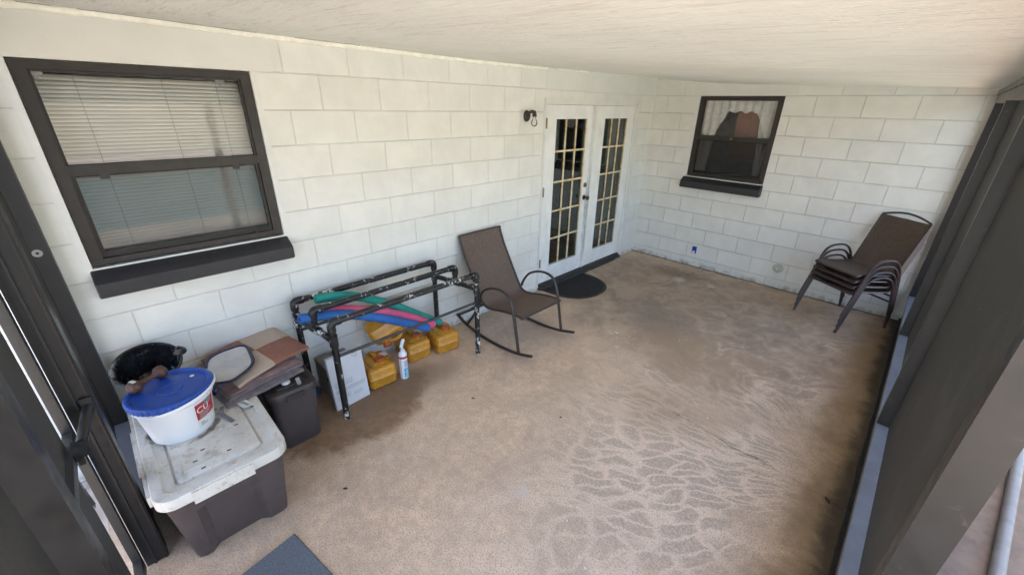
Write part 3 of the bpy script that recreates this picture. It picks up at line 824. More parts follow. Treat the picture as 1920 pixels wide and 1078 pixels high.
Y0, Y1 = -5.81, -5.89
ew = thing('screen_wall', 'dark bronze screened end wall by the totes, holding a screen door', 'screen wall', (0, 0, 0))
obj('post', bx(.001, .050, Y1, Y0, .3005, 2.2), m_bronze2, ew, bev=.002)
obj('bottom_rail', bx(.001, .769, Y1, Y0, .252, .300), m_rail, ew, bev=.002)
obj('kick_panel', bx(.001, .769, Y1 + .02, Y0 - .022, .001, .2515), m_bronze2, ew, smooth=0)
jb = obj('door_jamb', bx(.770, .850, Y1, Y0, .0005, 2.2), m_bronze2, ew, bev=.002)
obj('track', bx(.8502, .858, Y1 + .028, Y1 + .036, .0005, 2.19), m_bronze, jb, bev=.001)
obj('track', bx(.8502, .855, Y0 - .014, Y0 - .006, .0005, 2.19), m_frame, jb, bev=.001)
obj('post', bx(1.72, 1.79, Y1, Y0, .0005, 2.2), m_bronze2, ew, bev=.002)
obj('post', bx(3.03, 3.099, Y1, Y0, .0005, 2.2), m_bronze2, ew, bev=.002)
obj('header', bx(.001, 3.099, Y1 + .001, Y0 - .001, 2.2005, 2.29), m_fascia, ew, bev=.003)
def scr2(x0, x1, z0, z1, y=Y1 + .02):
    b = B(); sheet(b, lambda u, v: (x0 + (x1 - x0) * u, y + .004 * math.sin(3.1 * u) * math.sin(3.1 * v), z0 + (z1 - z0) * v), 10, 10); return b
obj('screen_mesh', scr2(.049, .771, .299, 2.2), m_screen, ew, smooth=80)
obj('screen_mesh', scr2(1.789, 3.031, .06, 2.2), m_screen, ew, smooth=80)
screw(ew, (.0508, -5.852, 1.32), (0, R(90), 0))
# the screen door, shut in its frame
b = B(); YD0, YD1 = -5.890, -5.918
box(b, .866, .905, YD1, YD0, .03, 2.15); box(b, 1.60, 1.70, YD1, YD0, .03, 2.15)
box(b, .905, 1.60, YD1, YD0, .812, .850); box(b, .905, 1.60, YD1, YD0, .045, .118); box(b, .905, 1.60, YD1, YD0, 2.10, 2.15)
sd = obj('screen_door', b, m_bronze, ew, bev=.0015)
obj('door_mesh', scr2(.985, 1.602, .849, 2.1, YD1 + .008), m_screen, sd, smooth=80)
obj('door_mesh', scr2(1.05, 1.602, .117, .813, YD1 + .008), m_screen, sd, smooth=80)
# strip of mesh torn loose beside the hinge stile
b = B()
def torn(u, v):
    z = 1.55 - 1.0 * v if v < 2 else 0
    return (.965 + .03 * u + .035 * math.sin(v * 3.0), YD1 + .004 - .03 * math.sin(v * 3.1) * (.4 + u), z)
sheet(b, torn, 3, 20); obj('torn_mesh_strip', b, m_screen, sd, smooth=80)
# pneumatic closer from the jamb to the middle rail
clz = .87
b = B(); tube(b, [(.862, -5.830, clz + .035), (1.04, -5.862, clz)], .017, 14); obj('closer_tube', b, m_bronze2, sd)
b = B(); box(b, .8505, .868, -5.845, -5.812, clz + .005, clz + .075); obj('jamb_bracket', b, m_bronze2, sd, bev=.003)
b = B(); box(b, 1.03, 1.075, -5.888, -5.845, clz - .035, clz + .012); box(b, 1.04, 1.06, -5.888, -5.872, clz - .075, clz - .0352); obj('door_bracket', b, m_dark, sd, bev=.003)

# ------------------------------------------------------------------ pipe rack
RK = thing('pipe_rack', 'homemade rack of black painted pipe with chipped white patches against the long wall', 'pipe rack', (.3, -4.2, 0))
o_ = Vector((.3, -4.2, 0)); r_ = .0215
def pt(name, pts, r, m, fit=None, par=RK):
    b = B(); tube(b, [Vector(p) - o_ for p in pts], r, 12); return obj(name, b, m, par, smooth=50)
H = .742
ends = {'near': ((.535, -4.782), (.538, -3.60)), 'mid': ((.315, -4.806), (.315, -3.645)), 'far': ((.075, -4.838), (.075, -3.69))}
for k in ('near', 'mid', 'far'):
    (xa, ya), (xb, yb) = ends[k]
    zb = .0 if k != 'mid' else .622
    hh = H if k != 'mid' else H + .01
    rail = pt('rail', [(xa, ya + .045, hh), (xb, yb - .045, hh)], r_, m_pipe)
    for (x, y), s in (((xa, ya), 1), ((xb, yb), -1)):
        pt('elbow', fillet([(x, y + s * .062, hh), (x, y, hh), (x, y, hh - .062)], .04, 7), r_ + .0055, m_pipe, par=RK)
        if k == 'mid': pt('stub', [(x, y, hh - .05), (x, y, zb)], r_, m_pipe)
        else:
            pt('leg', [(x, y, hh - .05), (x, y, .001)], r_, m_pipe)
            pt('tee', [(x, y, .655), (x, y, .575)], r_ + .006, m_pipe)
for i in (0, 1):
    n_, m_, f_ = ends['near'][i], ends['mid'][i], ends['far'][i]
    pt('crossbar', [(*n_, .615), (*m_, .618), (*f_, .615)], r_, m_pipe)
    pt('tee', [(n_[0] - .02, n_[1], .615), (n_[0] - .07, n_[1], .615)], r_ + .005, m_pipe)
    v1 = Vector((*m_, .618)); d_ = (Vector((*f_, .618)) - v1).normalized() * .045
    pt('tee', [v1 - d_, v1 + d_], r_ + .006, m_pipe)
pt('rod', [(.535, -4.76, .494), (.538, -3.62, .494)], .011, m_rod)
pt('rod', [(.075, -4.82, .52), (.075, -3.71, .52)], .011, m_rod)

# ------------------------------------------------------------------ pool noodles lying in the rack
def noodle(pts, r, m, label):
    b = B(); tube(b, spline(pts, 7), r, 18, hole=.34); o = obj('pool_noodle', b, m, smooth=50)
    tag(o, label, 'pool noodle', 'pool noodles lying in the pipe rack'); return o
noodle([(.19, -4.733, .770), (.195, -4.561, .740), (.2, -4.409, .682), (.2, -4.29, .612), (.2, -4.162, .530), (.2, -3.929, .356), (.205, -3.80, .262), (.21, -3.755, .232)], .033, m_teal, 'teal green foam pool noodle, highest of those in the pipe rack')
noodle([(.30, -4.885, .716), (.30, -4.69, .675), (.30, -4.547, .626), (.30, -4.41, .560), (.30, -4.229, .461), (.30, -4.10, .383), (.30, -3.999, .321), (.30, -3.94, .282)], .033, m_blue, 'blue foam pool noodle sticking out of the left end of the pipe rack')
noodle([(.24, -4.78, .708), (.25, -4.695, .691), (.25, -4.558, .653), (.25, -4.377, .577), (.25, -4.196, .490), (.25, -4.036, .394), (.25, -3.888, .289), (.255, -3.85, .262)], .033, m_pink, 'pink foam pool noodle lying above the blue one in the rack')

# ------------------------------------------------------------------ amber jugs
def jug(loc, rz, label, rx=0, ry=0, lab=m_paper, w=.218, d=.27, h=.172):
    t = thing('jug', label, 'jug', loc, (rx, ry, rz), 'amber plastic jugs under the pipe rack')
    # local: front face at x=0, body goes back to x=-d
    b = B()
    rings = []
    for ins, z, rad in ((.020, .0, .022), (.006, .006, .03), (.0, .022, .034), (-.0005, h * .5 - .004, .034), (-.0028, h * .5 - .0015, .034), (-.0028, h * .5 + .0015, .034), (-.0005, h * .5 + .004, .034), (.0, h - .03, .036), (.005, h - .012, .036), (.018, h - .002, .034), (.032, h, .03)):
        rings.append([(x, y, z) for x, y in rr_outline(-d / 2, 0, d - 2 * ins, w - 2 * ins, rad, 6)])
    loft(b, rings, cap1=False)
    # top: shoulder rises toward the neck
    top = [[(x, y, h + dz) for x, y in rr_outline(-d / 2 + ox, oy, d - 2 * ins, w - 2 * ins, rad, 6)] for ins, dz, rad, ox, oy in ((.034, .001, .03, 0, 0), (.055, .010, .03, 0, 0), (.075, .016, .02, 0, 0))]
    loft(b, top, cap0=False)
    bmesh.ops.remove_doubles(b, verts=b.verts, dist=.0028)
    obj('body', b, m_jug, t, smooth=50)
    cx = -.078; cy = .012
    b = B(); lathe(b, [(.030, h + .004), (.028, h + .022)], 20, (cx, cy, 0)); obj('neck', b, m_jug, t)
    b = B(); lathe(b, [(.034, h + .0225), (.036, h + .026), (.036, h + .044), (.032, h + .049), (.020, h + .050), (.018, h + .047), (0, h + .047)], 40, (cx, cy, 0), ripple=lambda i, k: 1 + (.035 if (k % 4 < 2 and 0 < i < 3) else 0)); obj('cap', b, m_cap, t, smooth=25)
    b = B(); tube(b, spline([(cx - .03, cy - .005, h + .016), (cx - .07, cy - .012, h + .036), (-d + .075, cy - .02, h + .034), (-d + .03, cy - .022, h - .004)], 6), .014, 10, r2=.019, side=(0, 0, 1)); obj('handle', b, m_jug, t, smooth=60)
    b = B(); box(b, -.055, .0, -.028, .028, 0, .0014); move(b, (cx - .05 if lab is m_paper else cx - .02, cy + .062 if lab is m_paper else cy - .065, h + .0125), (0, 0, R(4))); obj('label', b, lab, t, smooth=0)
    return t
jug((.405, -4.418, 0), R(-4), 'amber plastic jug standing beside the white printed carton')
jug((.290, -4.018, 0), R(-3), 'amber plastic jug standing behind the white spray can, in the middle', d=.262)
jug((.352, -3.768, 0), R(-8), 'amber plastic jug with yellow label, standing nearest the rocking chair', lab=m_yellow, d=.262)
jt = jug((0, 0, 0), 0, 'amber plastic jug tipped over behind the other jugs, cap toward the floor')
zl = Vector((.73, .12, -.68)).normalized(); xl = Vector((-.25, -.82, -.32)); xl = (xl - zl * xl.dot(zl)).normalized(); yl = zl.cross(xl)
RM = Matrix((xl, yl, zl)).transposed()
jt.rotation_euler = RM.to_euler(); jt.location = Vector((.235, -4.268, .222)) - RM @ Vector((-.078, .012, .222))

# ------------------------------------------------------------------ spray can
sc = thing('spray_can', 'white spray can with red band and blue label in front of the jugs', 'spray can', (.40, -4.247, 0))
b = B(); lathe(b, [(0, .0), (.030, .0), (.033, .004), (.033, .21), (.031, .222), (.022, .236), (.013, .242), (0, .243)], 28); obj('body', b, m_canw, sc)
b = B(); lathe(b, [(.0334, .186), (.0334, .204)], 28, cap=False); obj('red_band', b, m_red, sc)
b = B()
def patch(r, a0, a1, z0, z1):
    return lambda u, v: (r * math.cos(R(a0 + (a1 - a0) * u)), r * math.sin(R(a0 + (a1 - a0) * u)), z0 + (z1 - z0) * v)
sheet(b, patch(.0335, -25, 55, .015, .10), 12, 2); obj('label', b, m_cyan, sc)
b = B(); sheet(b, patch(.0335, -20, 50, .108, .168), 12, 2); obj('label', b, m_inkpale, sc)
b = B()
for i in range(4): sheet(b, patch(.0338, -10 + 8 * (i % 2), 45 - 6 * i, .024 + .018 * i, .032 + .018 * i), 8, 1)
obj('lettering', b, m_canw, sc)
b = B(); tube(b, [(-.0335, .0, .0), (-.0335, 0, .21)], .001, 6); tube(b, [(.0142, -.0305, .01), (.0142, -.0305, .20)], .0012, 6); obj('seam', b, m_ink, sc)
b = B(); lathe(b, [(.012, .243), (.013, .262), (.010, .270), (0, .271)], 18); box(b, -.006, .030, -.006, .006, .258, .268); obj('nozzle', b, m_canw, sc, bev=.001)
b = B(); box(b, -.012, .012, -.001, .001, 0, .075); move(b, (-.012, .0, .268), (R(0), R(18), R(60))); obj('trigger_tab', b, m_paper, sc, smooth=0)

# ------------------------------------------------------------------ cardboard box and white carton panel
cb = thing('cardboard_box', 'grey brown cardboard box with hand hole under the left end of the rack', 'box', (.21, -4.66, 0))
b = B(); box(b, -.155, .168, -.115, .11, .001, .245); obj('body', b, m_kraft, cb, bev=.004)
b = B(); tube(b, [(.055, -.1155, .155), (.055, -.1155, .185)], .016, 14, r2=.001, side=(1, 0, 0)); 
obj('hand_hole', b, m_dark, cb)
b = B(); box(b, -.15, .163, -.11, -.004, .2455, .249); box(b, -.15, .163, -.001, .105, .2455, .2495); obj('flaps', b, m_kraft, cb, bev=.001)
b = B(); tube(b, [(-.05, -.06, .250), (-.03, -.045, .250)], .012, 10, r2=.0012, side=(1, 0, 0)); obj('hand_hole', b, m_dark, cb)
cp = thing('printed_carton', 'flat white carton with grey printing leaning against the cardboard box', 'carton', (.418, -4.68, 0), (0, R(-6), R(4)))
b = B(); box(b, -.030, .0, -.122, .132, .0005, .405); obj('body', b, m_carton, cp, bev=.003)
b = B()
random.seed(3)
def lines(y0, y1, z, n, dz, h):
    for i in range(n):
        y = y0
        while y < y1:
            w = random.uniform(.006, .022); ye = min(y1, y + w)
            box(b, .0003, .0008, y, ye, z - i * dz - h, z - i * dz); y = ye + .004
lines(-.10, .03, .205, 4, .010, .005); lines(-.10, .115, .150, 3, .011, .006); lines(-.10, .00, .105, 5, .008, .004); lines(.02, .09, .085, 3, .009, .005)
obj('printing', b, m_inkpale, cp, smooth=0)
b = B()
for i, (y, z, a) in enumerate(((.07, .375, 40), (.085, .37, -30), (.075, .355, 15), (.095, .385, 65), (.06, .362, -60), (.088, .352, 30))):
    q = B(); box(q, .0003, .0008, -.012, .012, -.0015, .0015); move(q, (0, y, z), (R(a), 0, 0)); me_ = bpy.data.meshes.new('t'); q.to_mesh(me_); q.free(); b.from_mesh(me_); bpy.data.meshes.remove(me_)
obj('printing', b, m_ink, cp, smooth=0)

# ------------------------------------------------------------------ rocking chair (local: x forward, y across)
rc = thing('rocking_chair', 'brown mesh sling rocking chair with curved arms beside the doors', 'rocking chair', (0, -3.113, 0))
W, S = .29, .252
edge = [(.030, .905), (.040, .86), (.094, .738), (.166, .616), (.238, .496), (.290, .412), (.338, .345), (.395, .318), (.47, .322), (.57, .345), (.70, .368), (.815, .374), (.838, .362)]
pe = spline([(x, 0, z) for x, z in edge], 4)
b = B(); nE = len(pe) - 1
def sl(u, v):
    p = pe[round(u * nE)]; y = (v - .5) * 2 * (S - .006); sag = .022 * (1 - (2 * v - 1) ** 2)
    f = min(1, u * 6) * min(1, (1 - u) * 6)
    return (p.x - sag * f * (.9 if p.z > .4 else .0), y, p.z - sag * f * (.3 if p.z > .4 else 1.))
sheet(b, sl, nE, 12, .004); obj('sling', b, m_sling, rc, smooth=60)
for s in (-1, 1):
    b = B(); tube(b, [(p.x, s * S, p.z) for p in pe], .012, 10); obj('side_rail', b, m_rframe, rc, smooth=60)
    arm = spline([(.842, s * W, .055), (.806, s * W, .24), (.768, s * W, .415), (.722, s * W, .525), (.64, s * W, .566), (.53, s * W, .557), (.425, s * W, .510), (.368, s * W, .452), (.340, s * (W - .01), .395), (.335, s * (W - .022), .355)], 6)
    b = B(); tube(b, arm, .015, 10, r2=.011, side=(0, 1, 0)); obj('arm', b, m_rframe, rc, smooth=60)
    ro = spline([(.03, s * (W + .02) if s < 0 else s * W, .125), (.15, s * (W + .012), .066), (.32, s * W, .022), (.50, s * W, .0135), (.68, s * W, .022), (.842, s * W, .046), (.99, s * W, .088)], 6)
    b = B(); tube(b, ro, .0155, 10, r2=.0125, side=(0, 1, 0)); obj('rocker', b, m_rframe, rc, smooth=60)
    b = B(); tube(b, [(.325, s * (S + .012), .348), (.24, s * (W - .012), .18), (.165, s * (W + .006), .066)], .012, 10); obj('leg', b, m_rframe, rc, smooth=60)
for (x, z, nm) in ((.828, .362, 'front_bar'), (.045, .12, 'stretcher'), (.20, .235, 'stretcher'), (.033, .902, 'top_bar')):
    yy = S if nm != 'stretcher' else (W + .01 if z < .2 else S + .015)
    b = B(); tube(b, [(x, -yy, z), (x, yy, z)], .011 if nm != 'top_bar' else .007, 10); obj(nm, b, m_rframe, rc, smooth=60)

# ------------------------------------------------------------------ stack of four chairs (local: y backward, x across)
dvec = Vector((.56, .83)).normalized(); rz = math.atan2(-dvec.x, dvec.y)
CH0 = (2.475, -.68, 0)
def make_chair(label):
    t = thing('patio_chair', label, 'chair', CH0, (0, 0, rz), 'patio chairs stacked in the corner')
    w, s = .25, .222
    for q in (-1, 1):
        arm = spline([(q * w, 0, .002), (q * w, .062, .21), (q * w, .118, .40), (q * w, .150, .495), (q * w, .205, .546), (q * w, .29, .562), (q * w, .385, .552), (q * w, .452, .508), (q * w, .500, .43), (q * w, .535, .31), (q * w, .572, .155), (q * w, .602, .002)], 5)
        b = B(); tube(b, arm, .0145, 8, r2=.010, side=(1, 0, 0)); obj('side_frame', b, m_sframe, t, smooth=60)
        sd_ = spline([(q * s, .045, .405), (q * s, .10, .418), (q * s, .30, .398), (q * s, .47, .392), (q * s, .515, .43), (q * s + .006, .550, .55), (q * s + .014, .612, .76), (q * s + .02, .650, .890)], 5)
        b = B(); tube(b, sd_, .011, 8); obj('side_rail', b, m_sframe, t, smooth=60)
        b = B(); tube(b, [(q * s, .13, .408), (q * w, .122, .408)], .009, 6); obj('joint', b, m_sframe, t, smooth=60)
        b = B(); tube(b, [(q * s, .51, .41), (q * w, .505, .42)], .009, 6); obj('joint', b, m_sframe, t, smooth=60)
    b = B(); tube(b, [(-s, .05, .403), (s, .05, .403)], .013, 8); obj('front_bar', b, m_sframe, t, smooth=60)
    b = B(); tube(b, [(-w, .54, .29), (w, .54, .29)], .010, 8); obj('stretcher', b, m_sframe, t, smooth=60)
    b = B(); tube(b, [(-w + .01, .13, .375), (w - .01, .13, .375)], .010, 8); obj('stretcher', b, m_sframe, t, smooth=60)
    b = B(); tube(b, [(-s + .02 + 2 * s * k / 8,   .648 + .015 * math.sin(math.pi * k / 8), .890 + .045 * math.sin(math.pi * k / 8)) for k in range(9)], .010, 8); obj('crest_bar', b, m_sframe, t, smooth=60)
    pp = spline([(0, .05, .412), (0, .10, .419), (0, .30, .399), (0, .47, .393), (0, .515, .431), (0, .550, .551), (0, .612, .761), (0, .649, .887)], 4); n_ = len(pp) - 1
    b = B()
    def f(u, v):
        p = pp[round(u * n_)]; k = .02 * max(0, (p.z - .43) / .465); f_ = min(1, u * 6) * min(1, (1 - u) * 6); sg = .016 * (1 - (2 * v - 1) ** 2) * f_
        return ((v - .5) * 2 * (s - .005) + k, p.y + (sg if p.z > .44 else 0), p.z - (0 if p.z > .44 else sg))
    sheet(b, f, n_, 8, .004); obj('sling', b, m_sling2, t, smooth=60)
    return t
c0 = make_chair('dark brown patio chair at the bottom of the stack of four, feet on the floor')
for i, lb in enumerate(('second patio chair up from the floor in the stack of four', 'third patio chair up from the floor, just below the topmost of the stack', 'topmost patio chair of the stack of four, its brown sling fully in view')):
    dup(c0, (CH0[0], CH0[1], .058 * (i + 1)), lb)

# ------------------------------------------------------------------ mats
hm = thing('doormat', 'black half round rubber doormat in front of the french doors', 'doormat', (.058, -1.765, 0))
def half(a, bb, z):
    out = []
    for i in range(49):
        t = math.pi * i / 48; c, s_ = math.cos(t), math.sin(t)
        out.append((bb * max(0, s_) ** .8, -a * math.copysign(abs(c) ** .85, c), z))
    return out
b = B(); loft(b, [half(.415, .52, .0008), half(.415, .52, .005), half(.409, .512, .007), half(.385, .49, .0072), half(.380, .486, .0058)], cap1=False); obj('rim', b, m_matrim, hm, smooth=50)
b = B(); loft(b, [half(.3795, .4855, .0010), half(.3795, .4855, .0082), half(.372, .478, .0095)])
obj('pile', b, m_mat, hm, smooth=50)
b = B(); random.seed(5)
for i in range(420):
    t = random.random() * math.pi; q = math.sqrt(random.random()) * .93
    x = .47 * q * math.sin(t) ** .8 + .005; y = -.37 * q * math.copysign(abs(math.cos(t)) ** .85, math.cos(t))
    s_ = random.uniform(.003, .007); z = .0096
    v = [b.verts.new((x + s_ * math.cos(k * 1.571 + t), y + s_ * math.sin(k * 1.571 + t), z)) for k in range(4)]; ap = b.verts.new((x, y, z + .004))
    for k in range(4): b.faces.new((v[k], v[(k+1) % 4], ap))
o = obj('rubber_nubs', b, m_mat, hm, smooth=0); o['kind'] = 'stuff'

rg = thing('carpet_mat', 'blue grey carpet mat cut off at the bottom edge beside the tote', 'mat', (1.163, -5.352, 0), (0, 0, R(9)))
b = B(); box(b, 0, .76, -.43, 0, .001, .011); obj('pile', b, m_rug, rg, bev=.004)
b = B()
for p in ((-.004, -.0002, -.434, .004), (.7602, .764, -.434, .004), (0, .76, -.434, -.4302), (0, .76, .0002, .004)): box(b, *p, .0005, .006)
obj('edge_binding', b, m_rugedge, rg, smooth=0)

# ------------------------------------------------------------------ big tote (axis aligned)
tt = thing('storage_tote', 'large taupe grey storage tote with a dirty off white lid', 'storage tote', (0, 0, 0))
TX0, TX1, TY0, TY1 = .075, 1.045, -5.775, -5.252
cxT, cyT = (TX0 + TX1) / 2, (TY0 + TY1) / 2
def tote_ring(z, ins, notch):
    x0, x1, y0, y1 = TX0 + ins, TX1 - ins, TY0 + ins, TY1 - ins
    c = .028
    n0, n1 = cyT - .125, cyT + .095
    e = .018
    pts = [(x0 + c, y0), (x1 - c, y0), (x1 - c * .3, y0 + c * .3), (x1, y0 + c)]
    pts += [(x1, n0 - e), (x1 - notch, n0 + e), (x1 - notch, n1 - e), (x1, n1 + e)]
    pts += [(x1, y1 - c), (x1 - c * .3, y1 - c * .3), (x1 - c, y1)]
    m0, m1 = cxT - .20, cxT + .20
    pts += [(m1 + e, y1), (m1 - e, y1 - notch), (m0 + e, y1 - notch), (m0 - e, y1)]
    pts += [(x0 + c, y1), (x0 + c * .3, y1 - c * .3), (x0, y1 - c), (x0, y0 + c), (x0 + c * .3, y0 + c * .3)]
    return [(x, y, z) for x, y in pts]
b = B()
loft(b, [tote_ring(.001, .066, .030), tote_ring(.010, .060, .030), tote_ring(.300, .034, .026), tote_ring(.325, .032, .0015), tote_ring(.420, .020, .001)], cap1=True)
obj('body', b, m_tote, tt, smooth=30, bev=.004, bseg=2)
ZL = .452
b = B()
loft_rr(b, cxT, cyT, TX1 - TX0, TY1 - TY0, [(.006, ZL - .055), (.0, ZL - .053), (.0, ZL - .010), (.004, ZL - .002), (.012, ZL), (.042, ZL), (.050, ZL - .010), (.085, ZL - .012), (.088, ZL - .020), (.093, ZL - .020), (.097, ZL - .004), (.105, ZL - .001)], rad=.075, n=7, cap0=False)
obj('lid', b, m_lid, tt, smooth=40)
lidp = [o for o in tt.children if o.name.startswith('lid')][0]
# pull tab on the front edge, slots and moulded ribs of the lid
b = B(); box(b, TX1 - .010, TX1 + .006, cyT - .135, cyT + .10, ZL - .070, ZL - .006); obj('pull_tab', b, m_lid, lidp, bev=.005)
b = B(); box(b, TX0 + .12, TX1 - .1, TY0 - .014, TY0 - .0005, ZL - .065, ZL - .012); box(b, TX0 + .30, TX1 - .28, TY0 - .024, TY0 - .0145, ZL - .085, ZL - .03)
obj('split_rim', b, m_lid, lidp, bev=.004)
b = B()
for (x, y, a) in ((.80, -5.56, 30), (.89, -5.47, 20), (.72, -5.40, 10), (.86, -5.60, 25), (.93, -5.58, 35), (.62, -5.30, 0)):
    q = B(); tube(q, [(-.009, 0, 0), (.009, 0, 0)], .0042, 8, r2=.0008, side=(0, 1, 0)); move(q, (x, y, ZL - .0006), (0, 0, R(a + 60)))
    me_ = bpy.data.meshes.new('t'); q.to_mesh(me_); q.free(); b.from_mesh(me_); bpy.data.meshes.remove(me_)
obj('drain_slots', b, m_dark, lidp, smooth=0)
b = B()
for p in ((.83, -5.655, .96, -5.650), (.90, -5.655, .905, -5.575), (.83, -5.36, .93, -5.352)):
    box(b, min(p[0], p[2]), max(p[0], p[2]), min(p[1], p[3]), max(p[1], p[3]), ZL - .0008, ZL + .004)
obj('moulded_rib', b, m_lid, lidp, bev=.0015)

# ------------------------------------------------------------------ bin
bn = thing('storage_bin', 'narrow brown grey plastic bin with dark lid between the tote and the rack', 'bin', (0, 0, 0))
bcx, bcy, bw_, bd_ = .315, -5.072, .55, .285
b = B(); loft_rr(b, bcx, bcy, bw_, bd_, [(.036, .001), (.030, .012), (.022, .20), (.014, .375), (.012, .395)], rad=.05); obj('body', b, m_bin, bn, smooth=40)
b = B(); loft_rr(b, bcx, bcy, bw_, bd_, [(.008, .372), (.0, .374), (.0, .408), (.006, .420), (.022, .424), (.040, .424), (.046, .417), (.060, .417), (.064, .423), (.075, .424)], rad=.055, n=6, cap0=False); bl_ = obj('lid', b, m_binlid, bn, smooth=40)
b = B(); box(b, bcx + bw_ / 2 - .012, bcx + bw_ / 2 + .008, bcy - .05, bcy + .05, .362, .398); obj('latch', b, m_binlid, bl_, bev=.004)
wc = thing('jar_lid', 'small round white jar lid on the dark bin lid under the pads', 'jar lid', (.487, -5.085, .4245))
b = B(); lathe(b, [(0, 0), (.024, 0), (.025, .003), (.024, .012), (.021, .014), (0, .0142)], 24); obj('shell', b, m_white, wc)
wc.rotation_euler = (0, R(5), 0)

# ------------------------------------------------------------------ bucket
bk = thing('bucket', 'white plastic bucket with royal blue lid on the big tote', 'bucket', (.555, -5.590, ZL))
b = B(); lathe(b, [(0, .0), (.124, .0), (.130, .004), (.134, .03), (.156, .185), (.158, .188), (.164, .190), (.164, .196), (.159, .199), (.160, .212), (.165, .214), (.165, .222), (.160, .224), (0, .2245)], 48); obj('body', b, m_bucket, bk, smooth=40)
b = B(); lathe(b, [(.166, .212), (.172, .214), (.174, .240), (.170, .247), (.160, .249), (.154, .245), (.150, .236), (.05, .235), (.048, .239), (.040, .2395), (.038, .236), (0, .236)], 144, ripple=lambda i, k: 1.018 if (1 <= i <= 2 and k % 3 == 0) else 1, cap=False)
lid_ = obj('lid', b, m_blid, bk, smooth=30)
b = B(); lathe(b, [(0, 0), (.010, 0), (.009, .0012), (0, .0015)], 14); move(b, (-.055, .098, .2362)); obj('plug', b, m_white, lid_)
b = B()
hp = [(.181 * math.cos(R(a)), .181 * math.sin(R(a)), .205 + .028 * math.sin(R((a + 30) * 180 / 200))) for a in range(-30, 171, 8)]
tube(b, hp, .009, 8, r2=.004, side=(0, 0, 1)); obj('handle', b, m_bucket, bk, smooth=60)
b = B()
def bl_patch(a0, a1, z0, z1, off):
    return lambda u, v: ((.1385 + (z0 + (z1 - z0) * v - .06) * .135 + off) * math.cos(R(a0 + (a1 - a0) * u)), (.1385 + (z0 + (z1 - z0) * v - .06) * .135 + off) * math.sin(R(a0 + (a1 - a0) * u)), z0 + (z1 - z0) * v)
sheet(b, bl_patch(22, 66, .035, .182, .0012), 14, 4); lb = obj('label', b, m_paper, bk)
b = B(); sheet(b, bl_patch(22, 66, .088, .180, .0020), 14, 4); obj('red_panel', b, m_red, lb)
b = B(); sheet(b, bl_patch(40, 58, .150, .182, .0026), 8, 3); obj('photo_panel', b, m_ink, lb)
def wrap(bm_, a, z, off):
    """bend flat lettering (x right, y up) round the bucket"""
    for v in bm_.verts:
        zz = z + v.co.y; r = .1385 + (zz - .06) * .135 + off + v.co.z; an = R(a) + v.co.x / r
        v.co = Vector((r * math.cos(an), r * math.sin(an), zz))
    return bm_
obj('lettering', wrap(text_bm('CU', .048), 36, .142, .003), m_white, lb, smooth=0)
b = B()
for i in range(3): sheet(b, bl_patch(27, 55 - 5 * i, .116 - .011 * i, .121 - .011 * i, .003), 8, 1)
for i in range(2): sheet(b, bl_patch(27, 34 + 8 * i, .060 - .012 * i, .070 - .012 * i, .0022), 8, 1)
obj('printing', b, m_inkpale, lb)

db = thing('dumbbell', 'small brown worn dumbbell lying on the blue bucket lid', 'dumbbell', (.455, -5.655, ZL + .272), (R(90), 0, R(32)))
b = B(); prof_ = [(0, -.088), (.018, -.087), (.029, -.079), (.034, -.064), (.032, -.049), (.021, -.039), (.013, -.030), (.0125, -.013), (.014, 0)]
lathe(b, prof_ + [(r, -z) for r, z in prof_[::-1][1:]], 24); obj('body', b, m_dumb, db, smooth=60)
b = B(); sheet(b, lambda u, v: (.0348 * math.cos(R(60 + 60 * u)), .0348 * math.sin(R(60 + 60 * u)), .056 + .018 * v), 8, 2); obj('sticker', b, m_paper, db)

tb = thing('black_tub', 'round black plastic tub smeared with white, tilted against the wall behind the bucket', 'tub', (.175, -5.64, ZL + .001), (0, R(-6), R(10)))
b = B(); lathe(b, [(0, .02), (.095, .02), (.100, .03), (.142, .205), (.150, .207), (.152, .213), (.148, .216), (.139, .212), (.1, .04), (.09, .032), (0, .032)], 40, cap=False); tbo = obj('shell', b, m_tubm, tb, smooth=50)
tb.rotation_euler = (0, R(22), 0)
tb.location = (.135, -5.64, ZL + .04)
b = B(); lathe(b, [(0, 0), (.035, 0), (.03, .012), (.015, .03), (0, .034)], 12); 
for v in b.verts: v.co += .006 * noise.noise_vector(v.co * 60)
move(b, (-.03, .145, .20)); obj('lug', b, m_tubm, tb)

# ------------------------------------------------------------------ seat pads, net
def pad(name, label, x0, x1, y0, y1, z, th, m, rot, bend, grp, uv=False, seed=0):
    c_, s_ = math.cos(rot), math.sin(rot); cx, cy = (x0 + x1) / 2, (y0 + y1) / 2
    b = B()
    def f(u, v):
        x = (x0 + (x1 - x0) * u) - cx; y = (y0 + (y1 - y0) * v) - cy
        e = min(u, 1 - u, v, 1 - v) * 8
        zz = z + bend(u, v) + .006 * noise.noise(Vector((x * 7 + seed, y * 7, seed))) + .009 * noise.noise(Vector((x * 17 + seed, y * 9, seed))) - (.008 * (1 - min(1, e)) ** 2)
        return (cx + x * c_ - y * s_, cy + x * s_ + y * c_, zz)
    sheet(b, f, 18, 18, th)
    uvl = b.loops.layers.uv.new('UVMap')
    o = obj(name, b, m, smooth=60)
    if uv:
        me = o.data
        for l in me.loops:
            p = me.vertices[l.vertex_index].co; x, y = p.x - cx, p.y - cy
            me.uv_layers[0].data[l.index].uv = ((x * c_ + y * s_) / (x1 - x0) + .5, (-x * s_ + y * c_) / (y1 - y0) + .5)
    tag(o, label, 'seat pad', grp); return o
G = 'seat pads piled across the tote and the bin'
